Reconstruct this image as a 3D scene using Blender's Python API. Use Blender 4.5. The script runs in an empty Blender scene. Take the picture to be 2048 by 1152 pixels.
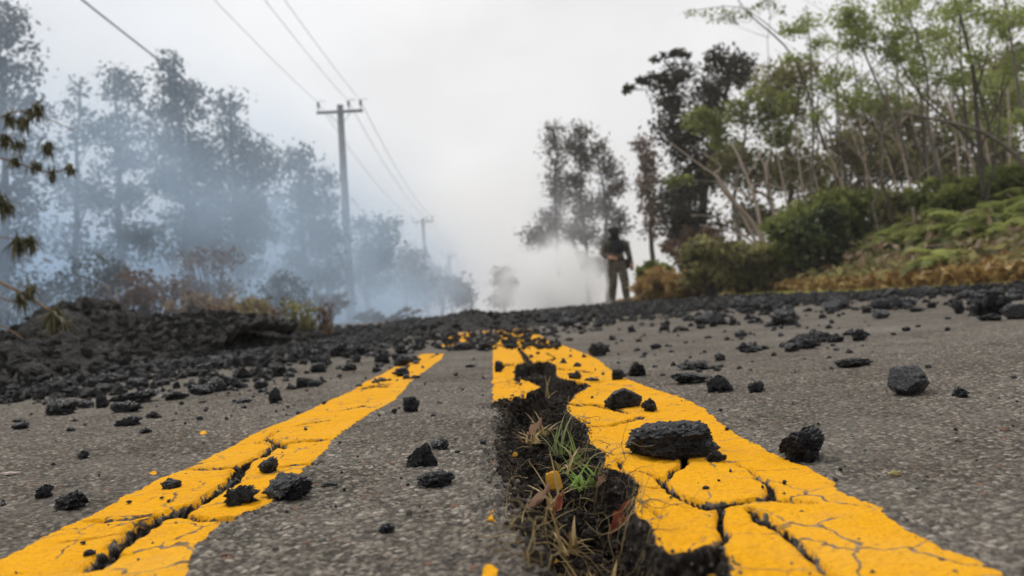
import bpy, bmesh, math, random
import numpy as np
from mathutils import Vector, Matrix
random.seed(7); RNG = np.random.default_rng(7)
scene = bpy.context.scene
COL = scene.collection
R = math.radians

# ------------------------------------------------------------------ camera
F = 1577.0
H = 0.15
def _n(v): v = np.array(v, float); return v/np.linalg.norm(v)
Yc = _n([(985-1024)/F, -(628-576)/F, -1])
hd = np.array([1, 0.060, 0.0])
Zc = np.cross(hd, Yc); Zc = _n(Zc)
if Zc[1] < 0: Zc = -Zc
Xc = np.cross(Yc, Zc)
C2W = np.array([Xc, Yc, Zc])
CAM = np.array([0, 0, H])
def ray(px, py): return C2W @ np.array([(px-1024)/F, -(py-576)/F, -1.0])
def at(px, py, Y):
    d = ray(px, py); return CAM + d*(Y/d[1])
def sst(a, b, x): t = np.clip((x-a)/(b-a), 0, 1); return t*t*(3-2*t)
def ground(X, Y):
    X = np.asarray(X, float); Y = np.asarray(Y, float)
    z = 0.026*np.clip(X, 0, 4.6)**1.0*sst(0, 1.2, X) + 0.12*sst(8, 18, Y)
    t = np.clip(X-5.1, 0, 9)
    z = z + 0.36*t*t/(t+.6)*(1-.8*sst(13, 27, Y))*sst(-8, 0, Y)
    z = z + 0.02*np.sin(X*1.3)*np.sin(Y*.9)*sst(4.6, 6, np.abs(X))
    return z
def G(px, py):
    d = ray(px, py); z = 0.0
    for _ in range(12):
        t = (z-H)/min(d[2], -1e-4); t = min(t, 60)
        z = .5*z + .5*float(ground(d[0]*t, d[1]*t))
    return d[0]*t, d[1]*t

cam_d = bpy.data.cameras.new('camera'); cam = bpy.data.objects.new('camera', cam_d); COL.objects.link(cam)
M4 = Matrix([list(C2W[0])+[0], list(C2W[1])+[0], list(C2W[2])+[H], [0, 0, 0, 1]])
cam.matrix_world = M4
cam_d.sensor_width = 36; cam_d.lens = 36*F/2048
cam_d.clip_start = .02; cam_d.clip_end = 5000
cam_d.dof.use_dof = True; cam_d.dof.focus_distance = .82; cam_d.dof.aperture_fstop = 7.2
scene.camera = cam

# ------------------------------------------------------------------ noise
_P = np.random.default_rng(3).permutation(256); _P = np.concatenate([_P, _P, _P])
_Gr = np.random.default_rng(4).normal(size=(256, 3)); _Gr /= np.linalg.norm(_Gr, axis=1)[:, None]
def perlin(p, s=1.0, off=0.0):
    p = np.asarray(p, float)*s + off
    i = np.floor(p).astype(int); f = p - i; i &= 255
    u = f*f*f*(f*(f*6-15)+10); r = 0
    for a in (0, 1):
        for b in (0, 1):
            for c in (0, 1):
                h = _P[_P[_P[(i[..., 0]+a) & 255]+((i[..., 1]+b) & 255)]+((i[..., 2]+c) & 255)]
                g = _Gr[h]
                d = g[..., 0]*(f[..., 0]-a)+g[..., 1]*(f[..., 1]-b)+g[..., 2]*(f[..., 2]-c)
                w = (u[..., 0] if a else 1-u[..., 0])*(u[..., 1] if b else 1-u[..., 1])*(u[..., 2] if c else 1-u[..., 2])
                r = r + w*d
    return r*1.5
def p2(x, y, s, off=0.0): return perlin(np.stack([x, y, np.zeros_like(x)+.37], -1), s, off)

# ------------------------------------------------------------------ materials
def nmat(name):
    m = bpy.data.materials.new(name); m.use_nodes = True
    nt = m.node_tree; b = nt.nodes['Principled BSDF']
    return m, nt, b
class NT:
    def __init__(s, nt): s.nt = nt
    def n(s, t, **kw):
        x = s.nt.nodes.new(t)
        for k, v in kw.items():
            if k in x.inputs.keys() if isinstance(k, str) else False: x.inputs[k].default_value = v
            else: setattr(x, k, v)
        return x
    def l(s, a, b): s.nt.links.new(a, b)
    def math(s, op, a, b=None, clamp=False):
        x = s.nt.nodes.new('ShaderNodeMath'); x.operation = op; x.use_clamp = clamp
        for i, v in enumerate((a, b)):
            if v is None: continue
            if isinstance(v, (int, float)): x.inputs[i].default_value = v
            else: s.l(v, x.inputs[i])
        return x.outputs[0]
    def ramp(s, fac, stops, interp='LINEAR'):
        x = s.nt.nodes.new('ShaderNodeValToRGB'); x.color_ramp.interpolation = interp
        e = x.color_ramp.elements
        while len(e) < len(stops): e.new(.5)
        for el, (p, c) in zip(e, stops): el.position = p; el.color = (*c, 1)
        s.l(fac, x.inputs[0]); return x.outputs[0]
    def mix(s, fac, a, b, mode='MIX'):
        x = s.nt.nodes.new('ShaderNodeMix'); x.data_type = 'RGBA'; x.blend_type = mode
        for i, v in ((0, fac), (6, a), (7, b)):
            if isinstance(v, (int, float)): x.inputs[i].default_value = v
            elif isinstance(v, tuple): x.inputs[i].default_value = (*v, 1)
            else: s.l(v, x.inputs[i])
        return x.outputs[2]
    def noise(s, scale, detail=3, vec=None, rough=.5):
        x = s.nt.nodes.new('ShaderNodeTexNoise'); x.inputs['Scale'].default_value = scale
        x.inputs['Detail'].default_value = detail; x.inputs['Roughness'].default_value = rough
        if vec is not None: s.l(vec, x.inputs['Vector'])
        return x.outputs[0]
    def maprange(s, v, a, b, c=0, d=1):
        x = s.nt.nodes.new('ShaderNodeMapRange'); s.l(v, x.inputs[0])
        for i, q in enumerate((a, b, c, d)): x.inputs[1+i].default_value = q
        return x.outputs[0]
    def bump(s, h, strength, dist, prev=None):
        x = s.nt.nodes.new('ShaderNodeBump'); x.inputs['Strength'].default_value = strength; x.inputs['Distance'].default_value = dist
        s.l(h, x.inputs['Height'])
        if prev is not None: s.l(prev, x.inputs['Normal'])
        return x.outputs[0]
    def attr(s, name):
        x = s.nt.nodes.new('ShaderNodeAttribute'); x.attribute_name = name; return x.outputs['Fac']
    def pos(s):
        return s.nt.nodes.new('ShaderNodeNewGeometry').outputs['Position']
    def obj(s):
        return s.nt.nodes.new('ShaderNodeTexCoord').outputs['Object']

def road_material():
    m, nt, b = nmat('cracked_road'); N = NT(nt); P = N.pos()
    vo = nt.nodes.new('ShaderNodeTexVoronoi'); vo.inputs['Scale'].default_value = 185; N.l(P, vo.inputs['Vector'])
    vo2 = nt.nodes.new('ShaderNodeTexVoronoi'); vo2.inputs['Scale'].default_value = 380; N.l(P, vo2.inputs['Vector'])
    sep = nt.nodes.new('ShaderNodeSeparateColor'); N.l(vo.outputs['Color'], sep.inputs[0])
    sep2 = nt.nodes.new('ShaderNodeSeparateColor'); N.l(vo2.outputs['Color'], sep2.inputs[0])
    stone = N.ramp(sep.outputs[0], [(0, (.05, .043, .036)), (.3, (.11, .096, .080)), (.62, (.225, .197, .163)), (.88, (.38, .335, .28)), (1, (.62, .56, .48))])
    stone2 = N.ramp(sep2.outputs[1], [(0, (.045, .04, .035)), (.6, (.185, .162, .135)), (1, (.36, .32, .265))])
    c = N.mix(.45, stone, stone2)
    c = N.mix(N.maprange(sep.outputs[2], .985, .99), c, (.24, .13, .09))
    gap = N.maprange(vo.outputs['Distance'], .45, .75)
    c = N.mix(N.math('MULTIPLY', gap, .8), c, (.045, .041, .038))
    big = N.noise(3.5, 5, P); c = N.mix(N.maprange(big, .38, .66, 0, .8), c, N.mix(1., c, (.62, .60, .58), 'MULTIPLY'))
    stn = N.noise(1.3, 6, P, .7); c = N.mix(N.maprange(stn, .5, .68, 0, .5), c, (.27, .25, .22))
    hl = N.math('ABSOLUTE', N.math('SUBTRACT', N.noise(5.5, 6, P, .62), .5)); c = N.mix(N.maprange(hl, .0, .0035, .85, 0), c, (.02, .018, .016))
    # dust film: paler with larger blotches
    dust = N.noise(9, 6, P, .65); c = N.mix(N.maprange(dust, .4, .75, .05, .38), c, (.23, .21, .18))
    # paint
    pa = N.attr('paint'); j = N.noise(220, 4, P, .7); j2 = N.noise(60, 3, P)
    sdp = N.math('ADD', pa, N.math('ADD', N.math('MULTIPLY', N.math('SUBTRACT', j, .5), .006), N.math('MULTIPLY', N.math('SUBTRACT', j2, .5), .008)))
    pm = N.maprange(sdp, 0, .0006)
    dw = nt.nodes.new('ShaderNodeTexNoise'); dw.inputs['Scale'].default_value = 18; dw.inputs['Detail'].default_value = 4; N.l(P, dw.inputs['Vector'])
    vs = nt.nodes.new('ShaderNodeVectorMath'); vs.operation = 'SCALE'; vs.inputs['Scale'].default_value = .05; N.l(dw.outputs['Color'], vs.inputs[0])
    va = nt.nodes.new('ShaderNodeVectorMath'); va.operation = 'ADD'; N.l(P, va.inputs[0]); N.l(vs.outputs[0], va.inputs[1])
    ve = nt.nodes.new('ShaderNodeTexVoronoi'); ve.feature = 'DISTANCE_TO_EDGE'; ve.inputs['Scale'].default_value = 15; N.l(va.outputs[0], ve.inputs['Vector'])
    net = N.math('MULTIPLY', N.maprange(ve.outputs['Distance'], .022, .010), N.maprange(N.noise(11, 3, P), .44, .56))
    wear = N.noise(420, 5, P, .75); pm = N.math('MULTIPLY', pm, N.math('SUBTRACT', 1., N.maprange(wear, .61, .67))); pm = N.math('MULTIPLY', pm, N.math('SUBTRACT', 1., N.math('MULTIPLY', net, .9)))
    wear2 = N.noise(900, 2, P)
    yc = N.mix(N.noise(40, 5, P, .6), (.76, .33, .006), (.86, .435, .010))
    yc = N.mix(N.maprange(wear2, .5, .75, 0, .4), yc, (.55, .25, .02)); yc = N.mix(N.maprange(N.noise(330, 4, P, .7), .56, .66, 0, .55), yc, (.50, .24, .03))
    yc = N.mix(N.maprange(N.noise(24, 6, P, .75), .52, .7, 0, .5), yc, (.60, .30, .05)); yc = N.mix(N.maprange(N.noise(7, 4, P), .5, .75, 0, .35), yc, (.80, .46, .09))
    c = N.mix(pm, c, yc)
    # soil
    so = N.attr('soil'); sm = N.maprange(N.math('ADD', so, N.math('MULTIPLY', N.math('SUBTRACT', N.noise(70, 4, P), .5), .5)), .35, .6)
    soilc = N.ramp(N.noise(120, 5, P, .7), [(.3, (.007, .006, .005)), (.5, (.018, .015, .013)), (.6, (.055, .046, .038)), (.7, (.14, .12, .10))])
    c = N.mix(sm, c, soilc)
    N.l(c, b.inputs['Base Color'])
    b.inputs['Roughness'].default_value = .85; b.inputs['Specular IOR Level'].default_value = .06
    hgt = N.math('SUBTRACT', N.math('MULTIPLY', sep.outputs[0], .6), N.math('MULTIPLY', vo.outputs['Distance'], 1.0))
    hgt = N.math('ADD', hgt, N.math('MULTIPLY', N.noise(500, 3, P), .5))
    hgt = N.math('MULTIPLY', hgt, N.math('SUBTRACT', 1.0, N.math('MULTIPLY', pm, .5)))
    bm = N.bump(hgt, 1., .0032)
    N.l(bm, b.inputs['Normal'])
    return m
def simple_mat(name, col, rough=.7, spec=.3, var=None, scale=20, bump=None, bscale=None, sheen=0):
    m, nt, b = nmat(name); N = NT(nt); P = N.obj()
    if var: N.l(N.mix(N.maprange(N.noise(scale, 5, P, .6), .3, .7), col, var), b.inputs['Base Color'])
    else: b.inputs['Base Color'].default_value = (*col, 1)
    b.inputs['Roughness'].default_value = rough; b.inputs['Specular IOR Level'].default_value = spec
    if bump: N.l(N.bump(N.noise(bscale or scale*3, 5, P, .7), 1, bump), b.inputs['Normal'])
    return m
def lava_material(name, base=(.006, .0063, .0075), base2=(.020, .0215, .025), rough=.22, scale=60, pos=True, bd=.004):
    m, nt, b = nmat(name); N = NT(nt); P = N.pos() if pos else N.obj()
    n1 = N.noise(scale, 6, P, .75)
    N.l(N.mix(N.maprange(n1, .35, .7), base, base2), b.inputs['Base Color'])
    N.l(N.maprange(N.noise(scale*.5, 3, P), .3, .7, rough-.1, rough+.25), b.inputs['Roughness'])
    b.inputs['Specular IOR Level'].default_value = .5 if rough < .3 else .18
    vo = nt.nodes.new('ShaderNodeTexVoronoi'); vo.inputs['Scale'].default_value = scale*2.2; N.l(P, vo.inputs['Vector'])
    h = N.math('ADD', N.math('MULTIPLY', n1, .9), N.math('MULTIPLY', vo.outputs['Distance'], .6))
    N.l(N.bump(h, 1., bd), b.inputs['Normal'])
    return m
def leaf_mat(name, c1, c2, c3, rough=.55, trans=.25):
    m, nt, b = nmat(name); N = NT(nt)
    c = N.ramp(N.attr('tint'), [(0, c1), (.5, c2), (1, c3)])
    N.l(c, b.inputs['Base Color']); b.inputs['Roughness'].default_value = rough; b.inputs['Specular IOR Level'].default_value = .25
    tr = nt.nodes.new('ShaderNodeBsdfTranslucent'); N.l(c, tr.inputs[0])
    mx = nt.nodes.new('ShaderNodeMixShader'); mx.inputs[0].default_value = trans
    N.l(b.outputs[0], mx.inputs[1]); N.l(tr.outputs[0], mx.inputs[2]); N.l(mx.outputs[0], nt.nodes['Material Output'].inputs[0])
    return m
MAT = {}
MAT['road'] = road_material()
MAT['lava'] = lava_material('black_lava', base=(.008, .0085, .010), base2=(.034, .036, .042), scale=170, bd=.006)
MAT['lava_far'] = lava_material('black_lava_rubble', (.006, .006, .0065), (.028, .027, .027), .45, 45, bd=.012)
MAT['lava_mound'] = lava_material('charcoal_lava_clinker', (.008, .008, .008), (.058, .055, .052), .6, 34, bd=.035)
MAT['soil'] = simple_mat('dark_soil', (.009, .0075, .0065), .95, .1, (.075, .062, .05), 45, .003, 300)
MAT['bark'] = simple_mat('grey_bark', (.12, .105, .09), .9, .1, (.26, .23, .19), 6, .02, 20)
MAT['bark_dark'] = simple_mat('dark_bark', (.06, .05, .042), .9, .1, (.13, .11, .09), 6, .02, 20)
MAT['bark_pale'] = simple_mat('pale_dead_wood', (.34, .27, .21), .85, .15, (.50, .42, .35), 5, .01, 20)
MAT['green'] = leaf_mat('mid_green_leaves', (.10, .115, .04), (.20, .23, .065), (.33, .36, .11), trans=0.6)
MAT['lightgreen'] = leaf_mat('light_green_leaves', (.16, .19, .07), (.29, .34, .11), (.42, .46, .18), trans=0.6)
MAT['olive'] = leaf_mat('olive_leaves', (.12, .11, .05), (.23, .22, .09), (.38, .35, .15), trans=0.6)
MAT['darkleaf'] = leaf_mat('dark_leaves', (.03, .029, .02), (.062, .058, .036), (.12, .10, .055), trans=0.3)
MAT['greyleaf'] = leaf_mat('scorched_grey_leaves', (0.049, 0.046, 0.039), (0.098, 0.087, 0.07), (0.168, 0.14, 0.112), trans=0.3)
MAT['brownleaf'] = leaf_mat('scorched_brown_leaves', (.08, .05, .035), (.16, .10, .07), (.26, .18, .12), trans=0.3)
MAT['smokeleaf'] = leaf_mat('smoke_dulled_leaves', (0.036, 0.038, 0.031), (0.066, 0.072, 0.05), (0.12, 0.12, 0.084), trans=0.3)
MAT['orange'] = leaf_mat('dead_fern_orange', (.18, .10, .04), (.38, .24, .08), (.52, .40, .17), trans=0.3)
MAT['straw'] = leaf_mat('dry_straw', (.20, .13, .05), (.34, .24, .10), (.48, .37, .18))
MAT['fern'] = leaf_mat('fern_green', (.085, .105, .03), (.21, .25, .06), (.40, .43, .13), trans=0.55)
MAT['verge'] = leaf_mat('verge_grass', (.24, .19, .05), (.37, .34, .08), (.50, .50, .14), trans=0.5)
MAT['grass'] = leaf_mat('fresh_grass', (.25, .27, .12), (.24, .34, .07), (.16, .36, .035), trans=.35)

# ------------------------------------------------------------------ object helpers
def tag(o, label=None, cat=None, group=None, kind=None):
    if label: o['label'] = label
    if cat: o['category'] = cat
    if group: o['group'] = group
    if kind: o['kind'] = kind
    return o
def empty(name, loc, label, cat, group=None, rz=0):
    o = bpy.data.objects.new(name, None); COL.objects.link(o); o.location = loc; o.rotation_euler.z = rz
    o.empty_display_size = .1
    return tag(o, label, cat, group)
def mesh_np(name, V, Fc, smooth=True, attrs=None):
    """Fc: (n,k) int array or list of such arrays"""
    me = bpy.data.meshes.new(name)
    if not isinstance(Fc, list): Fc = [Fc]
    Fc = [np.asarray(f, np.int32) for f in Fc if len(f)]
    V = np.asarray(V, np.float32)
    nl = sum(f.size for f in Fc); nf = sum(len(f) for f in Fc)
    me.vertices.add(len(V)); me.vertices.foreach_set('co', V.ravel())
    me.loops.add(nl); me.loops.foreach_set('vertex_index', np.concatenate([f.ravel() for f in Fc]))
    me.polygons.add(nf)
    tot = np.concatenate([np.full(len(f), f.shape[1], np.int32) for f in Fc])
    st = np.concatenate([[0], np.cumsum(tot)[:-1]]).astype(np.int32)
    me.polygons.foreach_set('loop_start', st)
    me.update(calc_edges=True)
    me.polygons.foreach_set('use_smooth', np.full(nf, smooth))
    for k, a in (attrs or {}).items():
        at_ = me.attributes.new(k, 'FLOAT', 'POINT'); at_.data.foreach_set('value', np.asarray(a, np.float32))
    me.update(); return me
def link(name, me, mat=None, parent=None, loc=None):
    o = bpy.data.objects.new(name, me); COL.objects.link(o)
    if mat and len(me.materials) == 0: me.materials.append(mat)
    if parent: o.parent = parent
    if loc is not None: o.location = loc
    return o
class Buf:
    def __init__(s): s.V = []; s.Q = []; s.T = []; s.n = 0; s.tint = []
    def add(s, V, Q=None, T=None, tint=0.5):
        V = np.asarray(V, float); s.V.append(V)
        if Q is not None and len(Q): s.Q.append(np.asarray(Q)+s.n)
        if T is not None and len(T): s.T.append(np.asarray(T)+s.n)
        s.tint.append(np.broadcast_to(np.asarray(tint, float), (len(V),))); s.n += len(V)
    def tube(s, pts, rad, k=6, cap=True):
        pts = np.asarray(pts, float); m = len(pts)
        rad = np.broadcast_to(np.asarray(rad, float), (m,))
        d = np.gradient(pts, axis=0); d /= np.linalg.norm(d, axis=1)[:, None]+1e-9
        ref = np.array([0, 0, 1.]) if abs(d[0][2]) < .8 else np.array([0, 1., 0])
        a = np.cross(d, ref); a /= np.linalg.norm(a, axis=1)[:, None]+1e-9; b = np.cross(d, a)
        th = np.arange(k)*2*math.pi/k
        V = pts[:, None, :]+rad[:, None, None]*(np.cos(th)[None, :, None]*a[:, None, :]+np.sin(th)[None, :, None]*b[:, None, :])
        V = V.reshape(-1, 3); i = np.arange(m-1)[:, None]*k; j = np.arange(k)[None, :]
        Q = np.stack([i+j, i+(j+1) % k, i+k+(j+1) % k, i+k+j], -1).reshape(-1, 4)
        T = []
        if cap:
            V = np.vstack([V, pts[0], pts[-1]]); c0 = m*k
            T = [(c0, (q+1) % k, q) for q in range(k)]+[(c0+1, (m-1)*k+q, (m-1)*k+(q+1) % k) for q in range(k)]
        s.add(V, Q, T)
    def box(s, c, size, rot=None):
        x, y, z = np.array(size)/2
        V = np.array([[i*x, j*y, k*z] for i in (-1, 1) for j in (-1, 1) for k in (-1, 1)], float)
        if rot is not None: V = V @ np.array(rot).T
        s.add(V+np.array(c), [(0, 1, 3, 2), (4, 6, 7, 5), (0, 4, 5, 1), (2, 3, 7, 6), (0, 2, 6, 4), (1, 5, 7, 3)])
    def leaves(s, C, size, tint, elong=1.8, droop=None, flat=0.0):
        C = np.asarray(C, float); n = len(C)
        if n == 0: return
        a = RNG.normal(size=(n, 3))
        if flat: a[:, 2] *= (1-flat)
        if droop: a[:, 2] -= droop
        a /= np.linalg.norm(a, axis=1)[:, None]
        b = np.cross(a, RNG.normal(size=(n, 3))); b /= np.linalg.norm(b, axis=1)[:, None]+1e-9
        if flat:
            b[:, 2] *= (1-flat)
        sz = (np.broadcast_to(size, (n,))*RNG.uniform(.6, 1.4, n))[:, None]
        V = np.stack([C-a*sz*elong/2, C+b*sz*.5-a*sz*.1, C+a*sz*elong/2, C-b*sz*.5-a*sz*.1], 1).reshape(-1, 3)
        Q = np.arange(4*n).reshape(n, 4)
        s.add(V, Q, tint=np.repeat(np.broadcast_to(tint, (n,)), 4))
    def mesh(s, name, smooth=True):
        V = np.vstack(s.V); F_ = []
        if s.Q: F_.append(np.vstack(s.Q))
        if s.T: F_.append(np.vstack(s.T))
        return mesh_np(name, V, F_, smooth, {'tint': np.concatenate(s.tint)})
    def build(s, name, mat, parent=None, loc=None, smooth=True):
        V0 = np.zeros(3) if loc is None else np.array(loc)
        if loc is not None: s.V = [v-V0 for v in s.V]
        o = link(name, s.mesh(name, smooth), mat, parent, loc); return o

# ------------------------------------------------------------------ foreground road tracing
def seg_dist(X, Y, a, b, wa=0., wb=0.):
    ax, ay = a; bx, by = b; dx, dy = bx-ax, by-ay
    t = np.clip(((X-ax)*dx+(Y-ay)*dy)/(dx*dx+dy*dy+1e-12), 0, 1)
    return np.hypot(X-ax-t*dx, Y-ay-t*dy)-(wa+(wb-wa)*t)
def poly_sd(X, Y, P):
    d = np.full(X.shape, 1e9); ins = np.zeros(X.shape, bool); n = len(P)
    for i in range(n):
        a, b = P[i], P[(i+1) % n]
        d = np.minimum(d, seg_dist(X, Y, a, b))
        c = ((a[1] > Y) != (b[1] > Y))
        xi = (b[0]-a[0])*(Y-a[1])/((b[1]-a[1]) if b[1] != a[1] else 1e-9)+a[0]
        ins ^= c & (X < xi)
    return np.where(ins, d, -d)          # positive inside
def W(pts): return [G(*p) for p in pts]
def crack(pts):
    """[(px,py,w)] -> world points and half widths"""
    out = []
    for i, (x, y, w) in enumerate(pts):
        q0 = pts[max(i-1, 0)]; q1 = pts[min(i+1, len(pts)-1)]
        d = np.array([q1[0]-q0[0], q1[1]-q0[1]], float); d /= np.linalg.norm(d)+1e-9; nx, ny = -d[1], d[0]
        A = np.array(G(x+nx*w/2, y+ny*w/2)); B = np.array(G(x-nx*w/2, y-ny*w/2))
        D = np.array(G(x+d[0]*2, y+d[1]*2))-np.array(G(x-d[0]*2, y-d[1]*2)); D /= np.linalg.norm(D)
        e = A-B; out.append((G(x, y), .0006+1.25*abs(e[0]*D[1]-e[1]*D[0])/2))
    return out
RIGHT_LINE = [(2140, 1215), (2010, 1152), (1945, 1120), (1880, 1095), (1830, 1070), (1790, 1040), (1760, 1012), (1715, 1000), (1668, 985), (1668, 968), (1600, 930), (1560, 915), (1520, 890), (1490, 875), (1450, 852), (1400, 815), (1350, 790), (1300, 775), (1255, 760), (1215, 735), (1190, 715), (1150, 700), (1110, 685), (1080, 672), (1052, 655), (1010, 652), (992, 665), (986, 690), (985, 760), (985, 812), (1030, 830), (1100, 1000), (1150, 1300)]
LEFT_LINE = [(-250, 1235), (0, 1120), (100, 1068), (175, 1030), (240, 1000), (330, 955), (420, 915), (500, 870), (560, 845), (640, 810), (700, 783), (750, 755), (800, 730), (845, 708), (888, 708), (884, 718), (860, 735), (820, 765), (790, 800), (735, 830), (700, 850), (665, 880), (650, 905), (628, 922), (600, 950), (560, 985), (545, 1003), (500, 1020), (440, 1046), (432, 1058), (405, 1085), (390, 1112), (370, 1152), (340, 1230)]
FLECKS = [[(880, 694), (905, 668), (950, 663), (948, 678), (930, 690), (905, 692)], [(955, 660), (985, 651), (995, 656), (985, 664), (960, 666)],           [(968, 1140), (990, 1136), (1000, 1150), (985, 1170), (960, 1160)], [(972, 1040), (988, 1037), (990, 1044), (976, 1046)], [(1080, 1045), (1110, 1042), (1112, 1052), (1082, 1053)], [(400, 864), (412, 860), (414, 868), (402, 870)], [(300, 945), (312, 942), (314, 950), (302, 951)]]
PIT = [(985, 812), (1000, 808), (1058, 797), (1085, 787), (1060, 774), (1032, 763), (1028, 745), (1036, 735), (1056, 728), (1094, 728), (1112, 739), (1112, 763), (1129, 770), (1171, 776), (1181, 784), (1150, 803), (1133, 826), (1136, 843), (1160, 856), (1179, 870), (1175, 905), (1210, 924), (1209, 958), (1243, 966), (1262, 975), (1276, 998), (1275, 1026), (1266, 1052), (1275, 1073), (1303, 1090), (1314, 1128), (1343, 1146), (1388, 1147), (1440, 1128), (1458, 1145), (1466, 1190), (1500, 1300), (1085, 1300), (1088, 1152), (1067, 1099), (1047, 1073), (1044, 1032), (1030, 985), (1010, 940), (1000, 900), (1005, 860), (1018, 832), (1000, 818)]
CRACKS = [
 [(1362, 915, 9), (1364, 945, 8), (1338, 972, 4), (1340, 985, 10), (1375, 1010, 14), (1405, 1020, 11), (1440, 1022, 6), (1450, 1060, 10), (1447, 1100, 10), (1455, 1150, 12)],
 [(1340, 985, 4), (1318, 967, 3), (1275, 956, 2), (1240, 958, 2)],
 [(1340, 988, 3), (1310, 993, 2), (1276, 996, 3)],
 [(1455, 925, 1), (1500, 942, 2), (1530, 970, 5), (1545, 990, 8), (1558, 1003, 9), (1590, 1008, 5), (1628, 1011, 1)],
 [(1405, 1018, 8), (1480, 1011, 6), (1548, 1003, 5)],
 [(1505, 1022, 7), (1530, 1045, 14), (1560, 1068, 13), (1590, 1100, 7), (1640, 1145, 8), (1665, 1175, 8)],
 [(1178, 869, 3), (1230, 855, 2.5), (1285, 838, 2.5)],
 [(1140, 822, 2), (1195, 815, 2), (1225, 822, 4), (1260, 830, 2)],
 [(1235, 930, 2), (1252, 962, 4)],
 [(1062, 730, 14), (1048, 712, 8), (1038, 698, 5), (1028, 680, 3), (1018, 662, 2)],
 [(1090, 728, 8), (1110, 716, 4), (1095, 706, 3)],
 [(1000, 728, 4), (1035, 733, 7)], [(1160, 776, 8), (1205, 766, 2)], [(1108, 745, 5), (1150, 742, 2), (1190, 748, 1)],
 [(1270, 1000, 2), (1300, 1040, 1), (1330, 1060, 1)],
 [(155, 1152, 14), (215, 1110, 16), (250, 1080, 19), (300, 1045, 17), (345, 1035, 13), (400, 1005, 11), (440, 985, 11), (470, 955, 18), (500, 925, 8), (560, 888, 6), (600, 882, 3), (645, 880, 4)],
 [(345, 1035, 8), (400, 1045, 8), (445, 1043, 8)],
 [(180, 1038, 2), (250, 1036, 3), (312, 1031, 4)],
 [(360, 941, 1), (420, 938, 3), (462, 935, 6)],
 [(120, 1090, 1), (190, 1078, 2), (230, 1070, 2)], [(195, 1142, 3), (222, 1122, 3), (238, 1118, 4)],
 [(556, 936, 3), (620, 930, 3), (645, 927, 3)], [(540, 880, 4), (566, 888, 10), (575, 898, 6)],
 [(600, 850, 1), (640, 843, 2), (660, 838, 1)], [(680, 822, 1), (730, 812, 2)], [(520, 885, 1), (560, 862, 1.5)],
 [(725, 778, 2), (755, 772, 3), (775, 775, 1)], [(860, 716, 2), (880, 706, 2)]]
Yr = [.25]
while Yr[-1] < 7: Yr.append(Yr[-1]+max(.002, .004*Yr[-1]))
Yr = np.array(Yr); Yr[-1] = 7
def axis(lim):
    a = [0.]
    while a[-1] < lim: a.append(a[-1]+.0019+.006*a[-1])
    a[-1] = lim; return np.array(a)
Xr = np.concatenate([-axis(3.0)[::-1], axis(4.6)[1:]])
GX, GY = np.meshgrid(Xr, Yr)
wob = .010*p2(GX, GY, 14)+.005*p2(GX, GY, 45, 5)
WX = GX+wob*.7; WY = GY+(.010*p2(GX, GY, 14, 9)+.006*p2(GX, GY, 45, 15))*1.2
rsd = poly_sd(WX*.6+GX*.4, WY, W(RIGHT_LINE)); lsd = poly_sd(WX*.6+GX*.4, WY, W(LEFT_LINE))
fsd = np.full(GX.shape, -1.)
for f in FLECKS: fsd = np.maximum(fsd, poly_sd(GX, GY, W(f)))
pit = poly_sd(GX*.55+WX*.45, GY*.55+WY*.45, W(PIT))
cr = np.full(GX.shape, 1.)
for ck in CRACKS:
    q = crack(ck)
    for (a, wa), (b, wb) in zip(q[:-1], q[1:]): cr = np.minimum(cr, seg_dist(WX, WY, a, b, wa, wb))
# fine hairline net in the asphalt near the lines
paint = np.clip(np.minimum(np.minimum(np.maximum(np.maximum(rsd, lsd), fsd), -pit), cr), -.05, .05)
cell = np.abs(p2(GX, GY, 9, 3))*.11-.0016   # noise zero lines: thin wandering hairlines
hair = cell
near = 1-sst(1.5, 3, GY)
fine = (.0019*p2(GX, GY, 190)+.0013*p2(GX, GY, 95, 2))*near+.0015*p2(GX, GY, 22, 4)+.004*p2(GX, GY, 3.3, 8)
Z = ground(GX, GY)+fine*np.where(paint > 0, .55, 1)
Z += .0012*sst(-.001, .0015, paint)                         # paint slabs stand proud
Z += .010*np.exp(-np.maximum(-pit, 0)/.03)*(GX > .05)          # heaved rim on the far lip
lump = np.abs(p2(GX, GY, 55, 1))*.020+np.abs(p2(GX, GY, 120, 6))*.008+.030*p2(GX, GY, 14, 7)
gent = np.where(GX < G(1060, 1000)[0]+.0, 1, 0)
wallw = np.where((GX < .03), .045, .012)
dep = sst(0, 1, pit/wallw)*.052
Z += np.where(pit > 0, -dep+lump*sst(0, .02, pit), 0); Z = np.where(pit > .006, np.minimum(Z, -.012-.01*sst(.006, .03, pit)+.006*p2(GX, GY, 60, 2)), Z)
crd = sst(0, 1, (-cr)/.004); Z -= np.where(cr < .001, (.014*sst(-.0, 1, (-cr+.001)/.004)), 0)*(1-sst(0, .01, pit))
lip = np.exp(-np.abs(pit+.02)/.02)*(GX < .05)*(pit < 0)
Z += lip*np.abs(p2(GX, GY, 60, 3))*.01
soil = np.clip(np.maximum(sst(-.006, .004, pit), .95*sst(.0015, -.0015, cr)), 0, 1)
soil = np.maximum(soil, .62*np.exp(-np.maximum(-pit, 0)/.025)*(GX < .06)*(GX > -.2)*(.6+p2(GX, GY, 30, 12)))
nr, nc = GX.shape
V = np.stack([GX, GY, Z], -1).reshape(-1, 3)
idx = np.arange(nr*nc).reshape(nr, nc)
Q = np.stack([idx[:-1, :-1], idx[:-1, 1:], idx[1:, 1:], idx[1:, :-1]], -1).reshape(-1, 4)
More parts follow.
